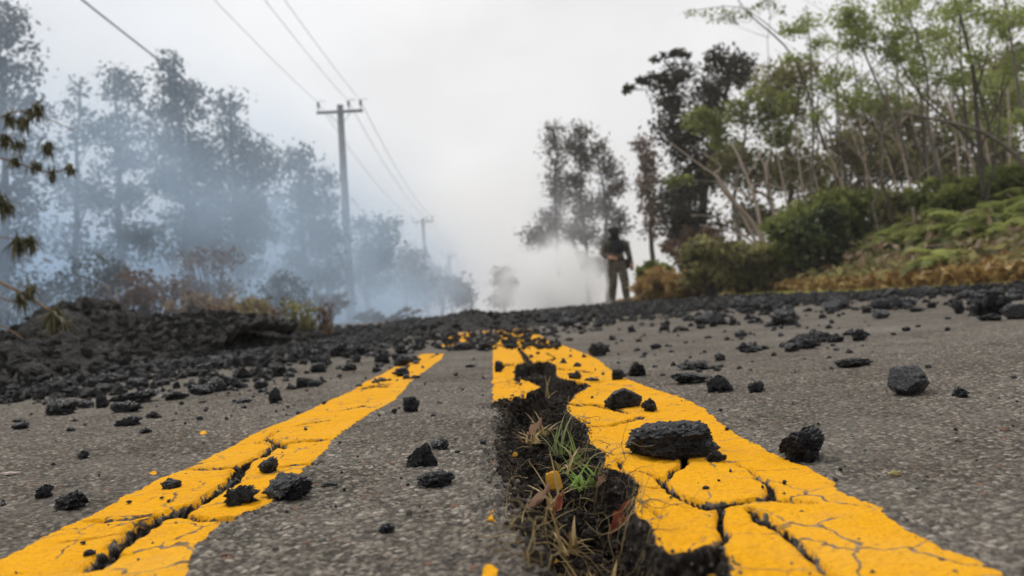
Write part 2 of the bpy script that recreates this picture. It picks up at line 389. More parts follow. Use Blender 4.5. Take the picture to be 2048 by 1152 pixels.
fp = .25*(paint[:-1, :-1]+paint[1:, :-1]+paint[:-1, 1:]+paint[1:, 1:]).ravel()
fx = .25*(GX[:-1, :-1]+GX[1:, :-1]+GX[:-1, 1:]+GX[1:, 1:]).ravel()
frs = rsd[:-1, :-1].ravel(); fls = lsd[:-1, :-1].ravel()
mR = (frs > .0) & (fp > -.002); mL = (fls > .0) & (fp > -.002) & ~mR
PA = paint.ravel(); SO = soil.ravel()
def submesh(name, mask, label=None):
    q = Q[mask]; u, inv = np.unique(q, return_inverse=True)
    o = link(name, mesh_np(name, V[u], inv.reshape(q.shape), True, {'paint': PA[u], 'soil': SO[u]}), MAT['road'])
    tag(o, label, kind='structure'); return o
submesh('road_marking', mR, 'broken yellow line beside the open crack, wide and shattered')
submesh('road_marking', mL, 'narrower yellow line running off to the lower left, cracked lengthwise')
# road base: fine patch + coarse surroundings in one mesh
def grid(xs, ys):
    a, b = np.meshgrid(xs, ys); z = ground(a, b)
    v = np.stack([a, b, z], -1).reshape(-1, 3); i = np.arange(a.size).reshape(a.shape)
    return v, np.stack([i[:-1, :-1], i[:-1, 1:], i[1:, 1:], i[1:, :-1]], -1).reshape(-1, 4)
mB = ~(mR | mL); VV = [V]; QQ = [Q[mB]]; off = len(V); pa = [PA]; so_ = [SO]
for xs, ys in ((np.linspace(-3.7, 4.6, 60), np.concatenate([np.linspace(7, 40, 120), np.linspace(42, 600, 80)])),
               (np.linspace(-3.7, -3.0, 8), np.linspace(-6, 7, 60)), (np.linspace(-3, 4.6, 60), np.linspace(-6, .25, 30))):
    v, q = grid(xs, ys); VV.append(v); QQ.append(q+off); off += len(v); pa.append(np.full(len(v), -.05)); so_.append(np.zeros(len(v)))
q = np.vstack(QQ); u, inv = np.unique(q, return_inverse=True); VA = np.vstack(VV)
o = link('road', mesh_np('road', VA[u], inv.reshape(q.shape), True, {'paint': np.concatenate(pa)[u], 'soil': np.concatenate(so_)[u]}), MAT['road'])
tag(o, 'grey weathered asphalt road split by a fissure', kind='structure')
def zfine(x, y):
    """height of the detailed road at a point"""
    if -3 < x < 4.6 and .25 < y < 7:
        j = int(np.clip(np.searchsorted(Xr, x), 0, nc-1)); i = int(np.clip(np.searchsorted(Yr, y), 0, nr-1)); return float(Z[i, j])
    return float(ground(x, y))

# terrain either side
mg, nt, b = nmat('verge_soil'); N = NT(nt); P = N.pos()
sx = nt.nodes.new('ShaderNodeSeparateXYZ'); N.l(P, sx.inputs[0])
c = N.ramp(N.noise(1.6, 6, P, .65), [(.3, (.07, .045, .02)), (.5, (.14, .085, .03)), (.62, (.11, .10, .03)), (.75, (.09, .11, .03))])
N.l(c, b.inputs['Base Color']); b.inputs['Roughness'].default_value = .95
N.l(N.bump(N.noise(12, 6, P, .7), 1, .06), b.inputs['Normal'])
Vs, Qs, off = [], [], 0
for xs, ys in ((np.concatenate([np.linspace(4.6, 16, 60), np.linspace(17, 700, 30)]), np.concatenate([np.linspace(-6, 40, 120), np.linspace(42, 900, 60)])),
               (np.concatenate([np.linspace(-700, -20, 25), np.linspace(-19, -3.7, 50)]), np.concatenate([np.linspace(-6, 40, 100), np.linspace(42, 900, 60)])),
               (np.linspace(-700, 700, 40), np.linspace(-300, -6, 20)), (np.linspace(-3.7, 4.6, 5), np.linspace(600, 900, 6))):
    v, q = grid(xs, ys); Vs.append(v); Qs.append(q+off); off += len(v)
tag(link('ground', mesh_np('ground', np.vstack(Vs), np.vstack(Qs)), mg), kind='structure')

# ------------------------------------------------------------------ rocks
def ico(sub):
    bm = bmesh.new(); bmesh.ops.create_icosphere(bm, subdivisions=sub, radius=1)
    v = np.array([x.co[:] for x in bm.verts]); f = np.array([[a.index for a in q.verts] for q in bm.faces]); bm.free(); return v, f
ICO = {k: ico(k) for k in (1, 2, 3, 4, 5, 6)}
def rock_arrays(sub, seed, sq=.7, rough=1.0, facet=0.0, box=False):
    v, f = ICO[sub]; o = seed*7.31; r = np.random.default_rng(seed)
    d = 1+.55*perlin(v, 1.1, o)+.38*rough*perlin(v, 2.4, o+3)
    if box: d = (1+.22*perlin(v, 1.3, o)+.16*perlin(v, 2.6, o))/((np.abs(v)**4).sum(1))**.25
    if sub > 2: d = d+.26*rough*(np.abs(perlin(v, 5, o+5))-.2)+.16*rough*perlin(v, 9, o+8)
    if sub > 4: d = d+.17*rough*np.abs(perlin(v, 13, o))+.11*rough*np.abs(perlin(v, 24, o+2))-.06*rough*np.abs(perlin(v, 40, o+6))
    p = v*np.maximum(d, .25)[:, None]
    for _ in range(3 if facet == 0 else 9):           # planar breaks
        n = r.normal(size=3); n /= np.linalg.norm(n); k = r.uniform(.55, .85)-.15*facet
        s_ = p @ n; p = p-np.maximum(s_-k, 0)[:, None]*n*(.75 if facet == 0 else .95)
    p[:, 2] *= sq
    lo, hi = np.percentile(p[:, 2], 6), p[:, 2].max(); p[:, 2] = np.maximum(p[:, 2], lo)
    ext = p.max(0)-p.min(0); c = (p.max(0)+p.min(0))/2
    p = (p-[c[0], c[1], lo])/[ext[0], ext[1], hi-lo]
    return p, f                     # unit box, base at z=0
PROTO = {}
def proto(kind, i):
    k = (kind, i)
    if k not in PROTO:
        sub, rough, facet = dict(hero=(6, 1.25, 0), slab=(6, .62, 0), mid=(5, 1.35, 0), small=(4, 1.4, 0), face=(5, .55, .6))[kind]
        p, f = rock_arrays(sub, i+dict(hero=10, slab=30, mid=40, small=80, face=120)[kind], .75, rough, facet, kind == 'slab')
        me = mesh_np('lava_rock', p, f, kind != 'face' or True); me.materials.append(MAT['lava']); PROTO[k] = me
    return PROTO[k]
def rock(x, y, w, d, h, kind, i, rz, label, group, z=None, name='lava_rock', tilt=(0, 0)):
    o = bpy.data.objects.new(name, proto(kind, i)); COL.objects.link(o)
    if z is None: z = min(zfine(x, y), zfine(x+w*.3, y), zfine(x-w*.3, y))
    o.location = (x, y, z-.05*h); o.scale = (w, d, h); o.rotation_euler = (tilt[0], tilt[1], rz)
    return tag(o, label, 'lava rock', group)
def prock(cx, by, w, h, kind, i, rz, label, group='loose black lava rocks on the road', dr=.85, tilt=(0, 0), name='lava_rock'):
    x, y = G(cx, by); s = y/F; ww = w*s; dd = ww*dr
    hh = max(h*s-dd*.10, h*s*.75)
    y2 = y+dd*.42; x2 = x*y2/y
    return rock(x2, y2, ww*1.06, dd, hh, kind, i, rz, label, group, tilt=tilt, name=name)
HERO = [
 (1342, 924, 168, 88, 'slab', 0, .1, 'large porous black lava slab sitting on the wide yellow line'),
 (1248, 820, 74, 48, 'slab', 1, .5, 'spiky lava rock on yellow paint behind the large porous slab'),
 (1302, 827, 38, 32, 'mid', 2, 2, 'small rounded lava lump on yellow paint right of the spiky rock'),
 (1432, 928, 40, 28, 'mid', 3, 0, 'small lava chip at the right foot of the large porous slab'),
 (1610, 924, 98, 86, 'hero', 2, .6, 'jagged upright lava rock on bare asphalt at the edge of the wide yellow line'),
 (1828, 791, 108, 70, 'face', 0, .4, 'glossy wedge shaped lava rock alone on the grey asphalt'),
 (1922, 798, 40, 26, 'mid', 4, 1, 'small lava chip right of the glossy wedge shaped rock'),
 (1438, 783, 58, 46, 'mid', 5, .3, 'blocky lava rock in front of the layered plates'),
 (1385, 766, 84, 30, 'hero', 4, .3, 'lower of two layered lava plates on the asphalt'),
 (1392, 738, 80, 26, 'hero', 5, 2, 'upper of two layered lava plates on the asphalt'),
 (1512, 784, 42, 30, 'mid', 6, .9, 'three cornered lava chip between the blocky rock and the glossy wedge'),
 (1275, 752, 56, 38, 'hero', 3, .9, 'craggy lava rock at the outer edge of the wide yellow line'),
 (1238, 762, 34, 26, 'mid', 1, .4, 'small lava lump stuck beside the craggy rock at the line edge'),
 (1197, 712, 44, 34, 'mid', 7, .2, 'rounded lava rock just outside the wide yellow line'),
 (1312, 699, 26, 16, 'small', 0, .2, 'little lava chip behind the craggy rock'),
 (1150, 763, 32, 22, 'mid', 0, 1.2, 'lava lump on the yellow line beside the open pit'),
 (1184, 766, 30, 12, 'small', 1, 0, 'flat lava flake on the yellow line right of the lump'),
 (845, 932, 60, 52, 'hero', 6, .5, 'tall porous lava rock between the two yellow lines'),
 (880, 898, 40, 26, 'mid', 3, 2.5, 'lava finger leaning on the tall rock between the lines'),
 (873, 972, 76, 36, 'hero', 7, .2, 'low porous lava rock in front of the tall one between the lines'),
 (822, 823, 40, 38, 'mid', 4, 2.2, 'pointed lava rock between the lines farther back'),
 (472, 972, 52, 52, 'hero', 1, 2.2, 'tall lava rock standing in the crack of the narrow yellow line'),
 (537, 950, 48, 38, 'mid', 5, 1.9, 'blocky lava rock on the narrow yellow line behind the lumpy pair'),
 (488, 1013, 74, 46, 'hero', 5, 1, 'rounded front lava rock on the narrow yellow line'),
 (582, 1000, 100, 60, 'hero', 2, 2.4, 'long crusty lava rock at the inner edge of the narrow yellow line'),
 (342, 982, 40, 26, 'mid', 2, .3, 'small pyramid of lava on the outer edge of the narrow yellow line'),
 (143, 1019, 80, 48, 'hero', 3, 2, 'lava rock with a pale crust on asphalt near the lower left corner'),
 (90, 997, 34, 34, 'mid', 6, 1, 'lava lump touching the pale crusted rock'),
 (167, 917, 28, 22, 'mid', 1, 2, 'small lava cube on bare asphalt left of the narrow line'),
 (178, 1117, 24, 18, 'mid', 7, 1, 'tiny dark stone on the narrow yellow line at the bottom'),
 (772, 1067, 40, 24, 'mid', 3, 1.3, 'small lava rubble lump on asphalt between the lines near the bottom'),
 (660, 972, 34, 12, 'small', 2, 0, 'flat lava crumb right of the long crusty rock'),
 (1235, 1150, 84, 30, 'slab', 2, 1.9, 'grey porous lava rock in the pit at the bottom edge'),
 (1413, 986, 16, 8, 'small', 3, .3, 'tiny stone chip on the shattered yellow slab'),
 (1570, 652, 64, 44, 'hero', 6, 2, 'big lava boulder standing apart near the grass verge'),
 (1542, 654, 30, 14, 'small', 4, 0, 'lava chip at the foot of the boulder standing apart'),
 (1672, 620, 62, 30, 'face', 1, .5, 'dark slab shaped lava boulder under the grass verge'),
 (1777, 620, 86, 40, 'mid', 0, .4, 'wide lava boulder beside the slab shaped boulder'),
 (1762, 637, 42, 26, 'face', 2, .9, 'smooth black lava block in front of the wide boulder'),
 (1917, 628, 24, 36, 'mid', 4, .4, 'upright lava stump left of the largest boulder'),
 (1985, 633, 100, 60, 'hero', 4, 1.2, 'largest lava boulder of the heap by the right verge'),
 (2035, 640, 60, 40, 'face', 0, 2, 'slab of lava leaning on the largest boulder'),
 (1985, 643, 50, 22, 'mid', 2, 2, 'low lava rock at the foot of the largest boulder'),
 (1708, 737, 76, 26, 'hero', 7, .0, 'oblong lava bar lying near the end of the row of crumbs'),
 (125, 832, 62, 44, 'hero', 1, .3, 'round craggy lava rock in the left scatter'),
 (40, 859, 40, 18, 'mid', 5, 2, 'flat lava rock near the left picture edge'),
 (308, 837, 32, 18, 'mid', 0, .2, 'flat topped lava chip below the left scatter'),
 (292, 867, 24, 14, 'small', 5, .2, 'lone lava chip nearest the narrow line in the left scatter'),
 (143, 863, 18, 9, 'small', 6, 0, 'tiny lava chip below the round craggy rock'),
 (258, 852, 52, 26, 'mid', 6, .8, 'grey speckled lava rock below the long heap'),
 (255, 828, 60, 30, 'mid', 7, .3, 'dark lava rock in the front of the long heap'),
 (205, 818, 28, 34, 'mid', 1, 1, 'egg shaped lava rock standing at the left end of the long heap'),
 (172, 818, 36, 22, 'mid', 2, 1, 'small lava rock between the craggy and the egg shaped rock'),
 (275, 808, 100, 36, 'hero', 2, 1.2, 'long dark lava heap lying across the left lane'),
 (350, 800, 50, 22, 'mid', 3, 1, 'lava rock at the right end of the long heap'),
 (450, 780, 74, 40, 'hero', 3, 1.0, 'lava rock heap with a peaked top in the left lane'),
 (400, 790, 42, 26, 'mid', 4, .1, 'lava rock left of the peaked heap'),
 (550, 806, 30, 38, 'mid', 5, 1.1, 'narrow upright lava rock just left of the narrow line'),
 (487, 807, 34, 14, 'small', 7, .3, 'flat grey lava flake below the peaked heap'),
 (766, 728, 38, 30, 'mid', 6, .9, 'lava lump at the top of the narrow line'),
 (635, 745, 46, 26, 'mid', 7, 1.9, 'lava rock in the left lane beside the narrow line'),
 (698, 742, 36, 22, 'mid', 0, 2.9, 'lava rock close behind the narrow line'),
 (998, 745, 26, 26, 'mid', 1, 1, 'lava lump at the inner edge of the wide line'),
 (1020, 690, 38, 26, 'hero', 5, 1, 'lava rock in the broken top of the wide line'),
 (1057, 686, 18, 16, 'mid', 2, 1, 'small round stone on the broken top of the wide line'),
 (920, 700, 60, 22, 'hero', 6, 1, 'lava pile crossing the break in the narrow line'),
 (968, 702, 36, 24, 'mid', 3, 1, 'lava pile between the far ends of the two lines'),
 (940, 735, 28, 10, 'small', 0, 1, 'flat lava crumb between the lines in front of the pile'),
 (912, 752, 10, 8, 'small', 1, 1, 'lone pea sized crumb between the lines'),
]
for h in HERO:
    prock(*h[:7], label=h[7])
# medium scatter, individually placed copies
SC = [0]
def scatter(px0, px1, py0, py1, n, w0, w1, label, group, bias=None, kinds=('small', 'mid')):
    k = 0; tries = 0
    while k < n and tries < n*30:
        tries += 1
        px = random.uniform(px0, px1); hy = 628-.06*(px-985); py = hy+random.uniform(py0, py1)
        if bias and random.random() > bias(px, py-hy): continue
        x, y = G(px, py)
        if y > 12 or abs(x) > 4.4: continue
        w = random.uniform(w0, w1)*y/F
        SC[0] += 1; k += 1
        rock(x, y, w, w*random.uniform(.6, 1), w*random.uniform(.35, .7), random.choice(kinds), random.randrange(8), random.uniform(0, 6.3), label, group)
gl = 'lava rocks scattered over the left lane'
clump = lambda s, o, t: (lambda px, dy: 1.0 if float(perlin(np.array([[px*s, dy*s*2.2, o]]))[0]) > t else .05)
scatter(0, 820, 62, 125, 60, 16, 54, 'jagged black lava rock in the dense scatter over the left lane', gl, clump(.012, 1.3, -.05), ('mid',))
scatter(380, 900, 36, 75, 30, 12, 30, 'small black lava rock scattered behind the narrow yellow line', gl, clump(.012, 4.3, -.05))
scatter(0, 700, 110, 165, 14, 8, 20, 'small lava crumb at the front of the left scatter', gl)
scatter(1480, 1730, 88, 112, 28, 20, 46, 'lava crumb in the curved row on the right lane', 'row of lava crumbs on the right lane', lambda px, dy: 1 if abs(dy-(108-.05*(px-1480)+8*math.sin((px-1480)/40))) < 11 else 0, ('mid',))
scatter(1340, 1480, 118, 140, 8, 14, 26, 'lava crumb around the layered plates', 'row of lava crumbs on the right lane')
scatter(1080, 2040, 14, 48, 54, 14, 48, 'black lava rock in the rubble band across the right lane', 'rubble across the right lane', clump(.010, 8.3, -.05), ('mid', 'small'))
scatter(1050, 2048, 48, 100, 16, 8, 20, 'small lava chip loose on the right lane', 'rubble across the right lane')
scatter(980, 1200, 22, 60, 14, 10, 24, 'small lava rock on the broken far end of the wide yellow line', 'rubble on the line')
# ------------------------------------------------------------------ lava mounds, rubble
def gauss(X, Y, cx, cy, sx, sy, a=0):
    c, s = math.cos(a), math.sin(a); u = (X-cx)*c+(Y-cy)*s; v = -(X-cx)*s+(Y-cy)*c
    return np.exp(-(np.abs(u/sx)**2.6+np.abs(v/sy)**2.6))
def mound_h(X, Y):
    edge = sst(-1.35, -1.95, X+.10*np.sin(Y*2.1)+.12*p2(X, Y, 1.7))
    h = .33*gauss(X, Y, -2.78, 5.5, .34, .7)+.07*gauss(X, Y, -2.25, 4.0, .55, 1.2)+.07*gauss(X, Y, -3.6, 4.8, 1.2, 2)
    h = h+.04*gauss(X, Y, -2.2, 3.2, .8, .9)+.10*gauss(X, Y, -2.6, 7.4, .9, 1.3)
    return h*edge
def rubble_sheet(name, xs, ys, hf, amp, thr, mat, label, cell=9):
    a, b = np.meshgrid(xs, ys); h = hf(a, b)
    r = np.abs(p2(a, b, cell*.3))*1.2+np.abs(p2(a, b, cell*.8))*.9+.5*np.abs(p2(a, b, cell*2.0, 3))+.28*p2(a, b, cell*4, 5)
    dx = p2(a, b, cell, 11)*amp*.5
    z = ground(a, b)+h+amp*(r-.25)*np.clip(h/.05, 0, 1)-.02
    v = np.stack([a+dx, b, z], -1).reshape(-1, 3); i = np.arange(a.size).reshape(a.shape)
    q = np.stack([i[:-1, :-1], i[:-1, 1:], i[1:, 1:], i[1:, :-1]], -1).reshape(-1, 4)
    keep = (h.ravel()[q] > thr).any(1); q = q[keep]; u, inv = np.unique(q, return_inverse=True)
    return tag(link(name, mesh_np(name, v[u], inv.reshape(q.shape)), mat), label, kind='structure')
rubble_sheet('lava_terrain', np.arange(-6.5, -1.2, .018), np.arange(2.3, 9.4, .024), mound_h, .085, .004, MAT['lava_mound'], 'charcoal mound of broken lava covering the left lane')
def band_h(X, Y):
    xr = X/Y
    crest = np.interp(xr, [-.25, -.17, -.12, -.08, -.035, .01, .05, .1, .2, .4, .7], [.03, .03, .02, .11, .19, .11, .13, .08, .035, .02, .01])
    return crest*gauss(X, Y, X*0, 9.6+X*0, 1, 1.5)*1.0*(.85+.3*p2(X, Y, 1.2, 3))
rubble_sheet('lava_terrain', np.arange(-3.0, 4.55, .02), np.arange(7.6, 11.8, .03), band_h, .06, .004, MAT['lava_mound'], 'low ridge of lava rubble lying across the whole road')
# lifted crust plate with the dark hollow under it
xs = np.linspace(0, 1, 90); ys = np.linspace(0, 1, 150); a, b = np.meshgrid(xs, ys)
pX = -2.55+a*(.85+.10*p2(b*0+.5, b, 9)+.05*p2(b*0+.5, b, 24)); pY = 3.75+b*3.3
pz = .03+.17*sst(.2, .6, b)*(1-.35*sst(.75, 1, b))+.05*np.sin(a*3.1)-.03*a+.05*np.abs(p2(pX, pY, 5))+.05*np.abs(p2(pX, pY, 11))+.02*p2(pX, pY, 26)
top = np.stack([pX, pY, pz], -1)
bot = np.stack([pX-.05*a, pY, pz-.05-.02*np.abs(p2(pX, pY, 3, 4))], -1)
i = np.arange(a.size).reshape(a.shape); nA = a.size
qt = np.stack([i[:-1, :-1], i[:-1, 1:], i[1:, 1:], i[1:, :-1]], -1).reshape(-1, 4); qb = qt[:, ::-1]+nA
def rim(l): l = np.array(l); return np.stack([l[:-1], l[1:], l[1:]+nA, l[:-1]+nA], -1)[:, ::-1]
qr = np.vstack([rim(i[0, :]), rim(i[:, -1]), rim(i[-1, ::-1]), rim(i[::-1, 0])])
tag(link('lava_crust', mesh_np('lava_crust', np.vstack([top.reshape(-1, 3), bot.reshape(-1, 3)]), np.vstack([qt, qb, qr])), MAT['lava_mound']),
    'lifted plate of lava crust with a black hollow beneath it', 'lava crust')
def rubble(name, pts, sizes, mat, label, sub=2, seed=0, flat=False):
    protos = [rock_arrays(sub, 200+seed+k, .8, 1.3) for k in range(10)]
    Vs, Fs, off = [], [], 0
    for (x, y, z), s in zip(pts, sizes):
        p, f = random.choice(protos); th = random.uniform(0, 6.3); c, s_ = math.cos(th), math.sin(th)
        q = (p-[0, 0, .3])*[s*random.uniform(.7, 1.2), s*random.uniform(.6, 1), s*random.uniform(.45, .9)]
        q = np.stack([q[:, 0]*c-q[:, 1]*s_, q[:, 0]*s_+q[:, 1]*c, q[:, 2]], -1)+[x, y, z]
        Vs.append(q); Fs.append(f+off); off += len(q)
    return tag(link(name, mesh_np(name, np.vstack(Vs), np.vstack(Fs), not flat), mat), label, kind='stuff')
pts, sz = [], []
for _ in range(5500):
    x = random.uniform(-5.5, -1.35); y = random.uniform(2.4, 9); h = float(mound_h(np.array([x]), np.array([y]))[0])
    if h < .004: continue
    pts.append((x, y, float(ground(x, y))+h+random.uniform(0, .012))); sz.append(random.uniform(.02, .07)*random.choice((.5, .7, 1, 1.4)))
cpz = list(zip(pX.ravel(), pY.ravel(), pz.ravel())); 
for _ in range(1500):
    q_ = random.choice(cpz); pts.append((q_[0]-.02, q_[1], q_[2]+.004)); sz.append(random.uniform(.015, .07))
rubble('lava_rubble', pts, sz, MAT['lava_mound'], 'loose clinker covering the lava mound', 3, flat=True)
pts, sz = [], []
for _ in range(4200):
    y = random.uniform(2.0, 9); x = -1.55+abs(random.gauss(0, .42))+.09*(y-2.5)*0
    if float(p2(np.array([x]), np.array([y]), 3.2)[0]) < -.12 and random.random() < .85: continue
    if x > -.45: continue
    pts.append((x, y, zfine(x, y)+.004)); sz.append(.010+.055*random.random()**2)
for _ in range(1500):
    y = random.gauss(9.3, 1.0); x = random.uniform(-3, 4.4)
    pts.append((x, y, float(ground(x, y)+band_h(np.array([x]), np.array([y]))[0])+.01)); sz.append(random.uniform(.02, .10))
for _ in range(2600):
    y = random.uniform(10, 18); x = random.uniform(-3.6, 4.55)
    if x < -1.8 and y > 13: continue
    pts.append((x, y, float(ground(x, y))+.01)); sz.append(random.uniform(.03, .13))
for _ in range(1500):
    y = random.uniform(6, 11); x = 4.5-abs(random.gauss(0, .8))
    pts.append((x, y, float(ground(x, y))+.01)); sz.append(random.uniform(.02, .09))
for _ in range(2000):
    y = random.uniform(3.6, 9.5); x = random.uniform(-1.2, 4.4)
    if float(p2(np.array([x*.5]), np.array([y]), 2.2, 4)[0]) < .05 and random.random() < .9: continue
    pts.append((x, y, zfine(x, y)+.003)); sz.append(random.uniform(.012, .06))
for _ in range(520):
    x, y = G(random.uniform(880, 1120), random.uniform(648, 700))
    if y > 8: continue
    pts.append((x, y, zfine(x, y)+.002)); sz.append(random.uniform(.008, .035))
rubble('lava_rubble', pts, sz, MAT['lava_far'], 'carpet of small black lava clinker over the road', 2, 20, flat=True)
# grit: tiny crumbs everywhere near + in the pit
pts, sz = [], []
for n_, x0_, x1_, y0_, y1_ in ((34, 1100, 2048, 120, 420), (30, 0, 980, 170, 420), (14, 730, 980, 60, 200), (230, 0, 850, 55, 130), (110, 1060, 1750, 40, 130), (60, 0, 800, 100, 190)):
    for _ in range(n_):
        px = random.uniform(x0_, x1_); py = 628-.06*(px-985)+random.uniform(y0_, y1_); x, y = G(px, py); pts.append((x, y, zfine(x, y)+.001)); sz.append(random.choice((5, 7, 9, 14, 20))*random.uniform(.7, 1.2)*y/F if n_ > 100 else random.uniform(5, 13)*y/F)
rubble('lava_crumbs', pts, sz, MAT['lava'], 'tiny black lava crumbs sprinkled on the clear asphalt', 3, 90)
pts, sz = [], []
for _ in range(1900):
    y = .4+2.6*random.random()**1.6; x = random.uniform(-.62, .72)*y*1.05
    if random.random() < .8 and paint[min(int(np.searchsorted(Yr, y)), nr-1), min(int(np.searchsorted(Xr, x)), nc-1)] > 0: continue
    pts.append((x, y, zfine(x, y)+.0003)); sz.append(random.uniform(.001, .003)*(1 if random.random() < .94 else 2))
rubble('grit', pts, sz, simple_mat('grey_grit', (.04, .036, .032), .9, .2, (.3, .27, .24), 60), 'loose grit on the asphalt', 1, 40)
PW = W(PIT); pxs = [p[0] for p in PW]; pys = [p[1] for p in PW]
pts, sz = [], []
while len(pts) < 4200:
    x = random.uniform(min(pxs), max(pxs)); y = random.uniform(.4, 1.5)
    if poly_sd(np.array([x]), np.array([y]), PW)[0] < (.004 if x > .04 else -.006): continue
    pts.append((x, y, zfine(x, y)+.001)); sz.append(random.choice((.0015, .002, .003, .004, .006, .009))*random.uniform(.7, 1.3))
rubble('soil_clods', pts, sz, MAT['soil'], 'crumbly dark soil clods in the open pit', 2, 60, flat=True)

pts, sz = [], []
while len(pts) < 1500:
    x = random.uniform(min(pxs)-.03, max(pxs)); y = random.uniform(.4, 1.7); sd_ = poly_sd(np.array([x]), np.array([y]), PW)[0]
    if not (-.022 if x < .05 else -.005) < sd_ < .012 or random.random() < abs(sd_)/.03: continue
    pts.append((x, y, zfine(x, y)+.0005)); sz.append(random.choice((.0015, .002, .003, .004, .006))*random.uniform(.7, 1.3)*(.6 if x > .05 else 1))
rubble('asphalt_crumbs', pts, sz, simple_mat('broken_asphalt', (.03, .027, .024), .9, .2, (.20, .18, .155), 90, .001, 300), 'broken asphalt crumbs along the lips of the pit', 2, 75, flat=True)
# ------------------------------------------------------------------ pit plants
def blade(B, base, dir_, length, width, tint, bend=.6, seg=5):
    d = np.array(dir_, float); d /= np.linalg.norm(d); p = np.array(base, float); pts = [p.copy()]
    side = np.cross(d, [0, 0, 1.]); side /= np.linalg.norm(side)+1e-9
    for k in range(seg):
        d = d+np.array([d[0]*.1, d[1]*.1, -bend/seg]); d /= np.linalg.norm(d); p = p+d*length/seg; pts.append(p.copy())
    V = []
    for k, q in enumerate(pts):
        w = width*(1-(k/seg)**1.5)*.5+.0001; V += [q-side*w, q+side*w]
    Q = [(2*k, 2*k+1, 2*k+3, 2*k+2) for k in range(seg)]
    B.add(V, Q, tint=tint)
def tuft(px, py, n, L, mat, label, tint=(.3, 1), spread=.7, z=None):
    x, y = G(px, py); z = zfine(x, y) if z is None else z
    B = Buf()
    for _ in range(n):
        a = random.uniform(0, 6.28); s = random.uniform(.15, spread)
        blade(B, (x+random.gauss(0, .006), y+random.gauss(0, .006), z-.004), (math.cos(a)*s, math.sin(a)*s, 1), L*random.uniform(.5, 1.15), random.uniform(.0022, .0042), random.uniform(*tint), random.uniform(.2, 1.1))
    o = B.build('grass_tuft', mat, None, (x, y, z)); tag(o, label, 'grass tuft', 'grass tufts growing in the crack'); return o
tuft(1172, 952, 26, .036, MAT['grass'], 'green grass tuft at the edge of the pit by the yellow slab', (.15, .8), 1.3, z=-.006)
tuft(1158, 902, 10, .040, MAT['grass'], 'pale thin grass tuft against the yellow paint', (0, .6), 1.1, z=-.010)
tuft(1112, 868, 11, .060, MAT['grass'], 'tall faded grass tuft in the middle of the pit', (0, .35), .6, z=-.02)
tuft(1105, 965, 9, .05, MAT['straw'], 'dry straw sprig low in the pit', (.3, 1), 1.2, z=-.02)
tuft(1060, 872, 16, .034, MAT['straw'], 'low matted straw at the upper left rim of the pit', (.2, .9), 1.8, z=-.006)
tuft(1132, 905, 14, .036, MAT['straw'], 'broken straw stalks above the orange chunk', (.2, .9), 1.5, z=-.014)
tuft(1128, 1040, 12, .034, MAT['straw'], 'pale straw sprig below the orange chunk', (.2, .9), 1.4, z=-.02)
tuft(1035, 1005, 9, .022, MAT['straw'], 'flattened straw wisp on the left rim of the pit', (.2, .9), 2.2, z=-.002)
tuft(1185, 1120, 12, .03, MAT['straw'], 'dead grass sprig near the bottom of the pit', (.1, .6), 1.5, z=-.02)
tuft(1080, 845, 20, .05, MAT['straw'], 'dry straw tuft at the left side of the pit', (.2, .9), 1.3, z=-.015)
tuft(1085, 775, 9, .05, MAT['straw'], 'thin dry stalks in the far hole of the pit', (.2, .9), .9, z=-.02)
B = Buf()
for _ in range(190):
    px = random.uniform(1010, 1290); py = random.uniform(790, 1180); x, y = G(px, py)
    if poly_sd(np.array([x]), np.array([y]), PW)[0] < -.01: continue
    z = zfine(x, y); p = np.array([x, y, z+.004]); d = RNG.normal(size=3); d[2] = abs(d[2])*.5; pt = [p]
    for k in range(7):
        d = d/np.linalg.norm(d)+RNG.normal(size=3)*.45; d[2] -= .1; p = p+d/np.linalg.norm(d)*random.uniform(.004, .010); p = np.array([p[0], p[1], max(p[2], zfine(p[0], p[1])+.001)]); pt.append(p)
    B.tube(pt, np.linspace(random.uniform(.0002, .0006), .0001, 8), 4); B.tint[-1] = np.full(len(B.V[-1]), random.random())
tag(B.build('roots', MAT['straw']), 'tangle of fine dry roots hanging in the pit', kind='stuff')
def curled_leaf(px, py, L, w, mat, label, z, rz, tint=.4, cat='dead leaf'):
    L *= .75; w *= .55; x, y = G(px, py); B = Buf(); n = 13; V = []; Q = []
    for i in range(n):
        t = i/(n-1); ww = w*math.sin(math.pi*min(t*.93+.05, 1))**.8*(1+.3*math.sin(17*t+px)+.2*math.sin(31*t))
        for j in range(5):
            s = (j-2)/2; V.append((L*(t-.5), ww*s*.5, .5*L*t*t+.9*w*s*s+.25*w*math.sin(11*t+3*s)))
    for i in range(n-1):
        for j in range(4): Q.append((5*i+j, 5*i+j+1, 5*i+j+6, 5*i+j+5))
    B.add(V, Q, tint=tint); me = B.mesh('dead_leaf'); o = link('dead_leaf', me, mat, None, (x, y, z)); o.rotation_euler = (.5, -.3, rz)
    return tag(o, label, cat, 'dead leaves in the crack')
MAT['redleaf'] = leaf_mat('red_brown_leaf', (.16, .035, .02), (.30, .09, .05), (.4, .17, .09))
MAT['tanleaf'] = leaf_mat('tan_leaf', (.22, .12, .08), (.42, .27, .19), (.5, .36, .26))
curled_leaf(1232, 1020, .030, .016, MAT['redleaf'], 'curled red brown leaf on the right wall of the pit', -.012, .9)
curled_leaf(1078, 990, .030, .012, MAT['tanleaf'], 'pinkish tan leaf lying at the left side of the pit', -.008, .3, .6)
curled_leaf(1108, 990, .022, .012, MAT['redleaf'], 'small rust red leaf under the straw sprig', -.012, 1.3, .5)
curled_leaf(1200, 962, .018, .010, MAT['tanleaf'], 'pale tan leaf at the foot of the green tuft', -.003, .9, .4)
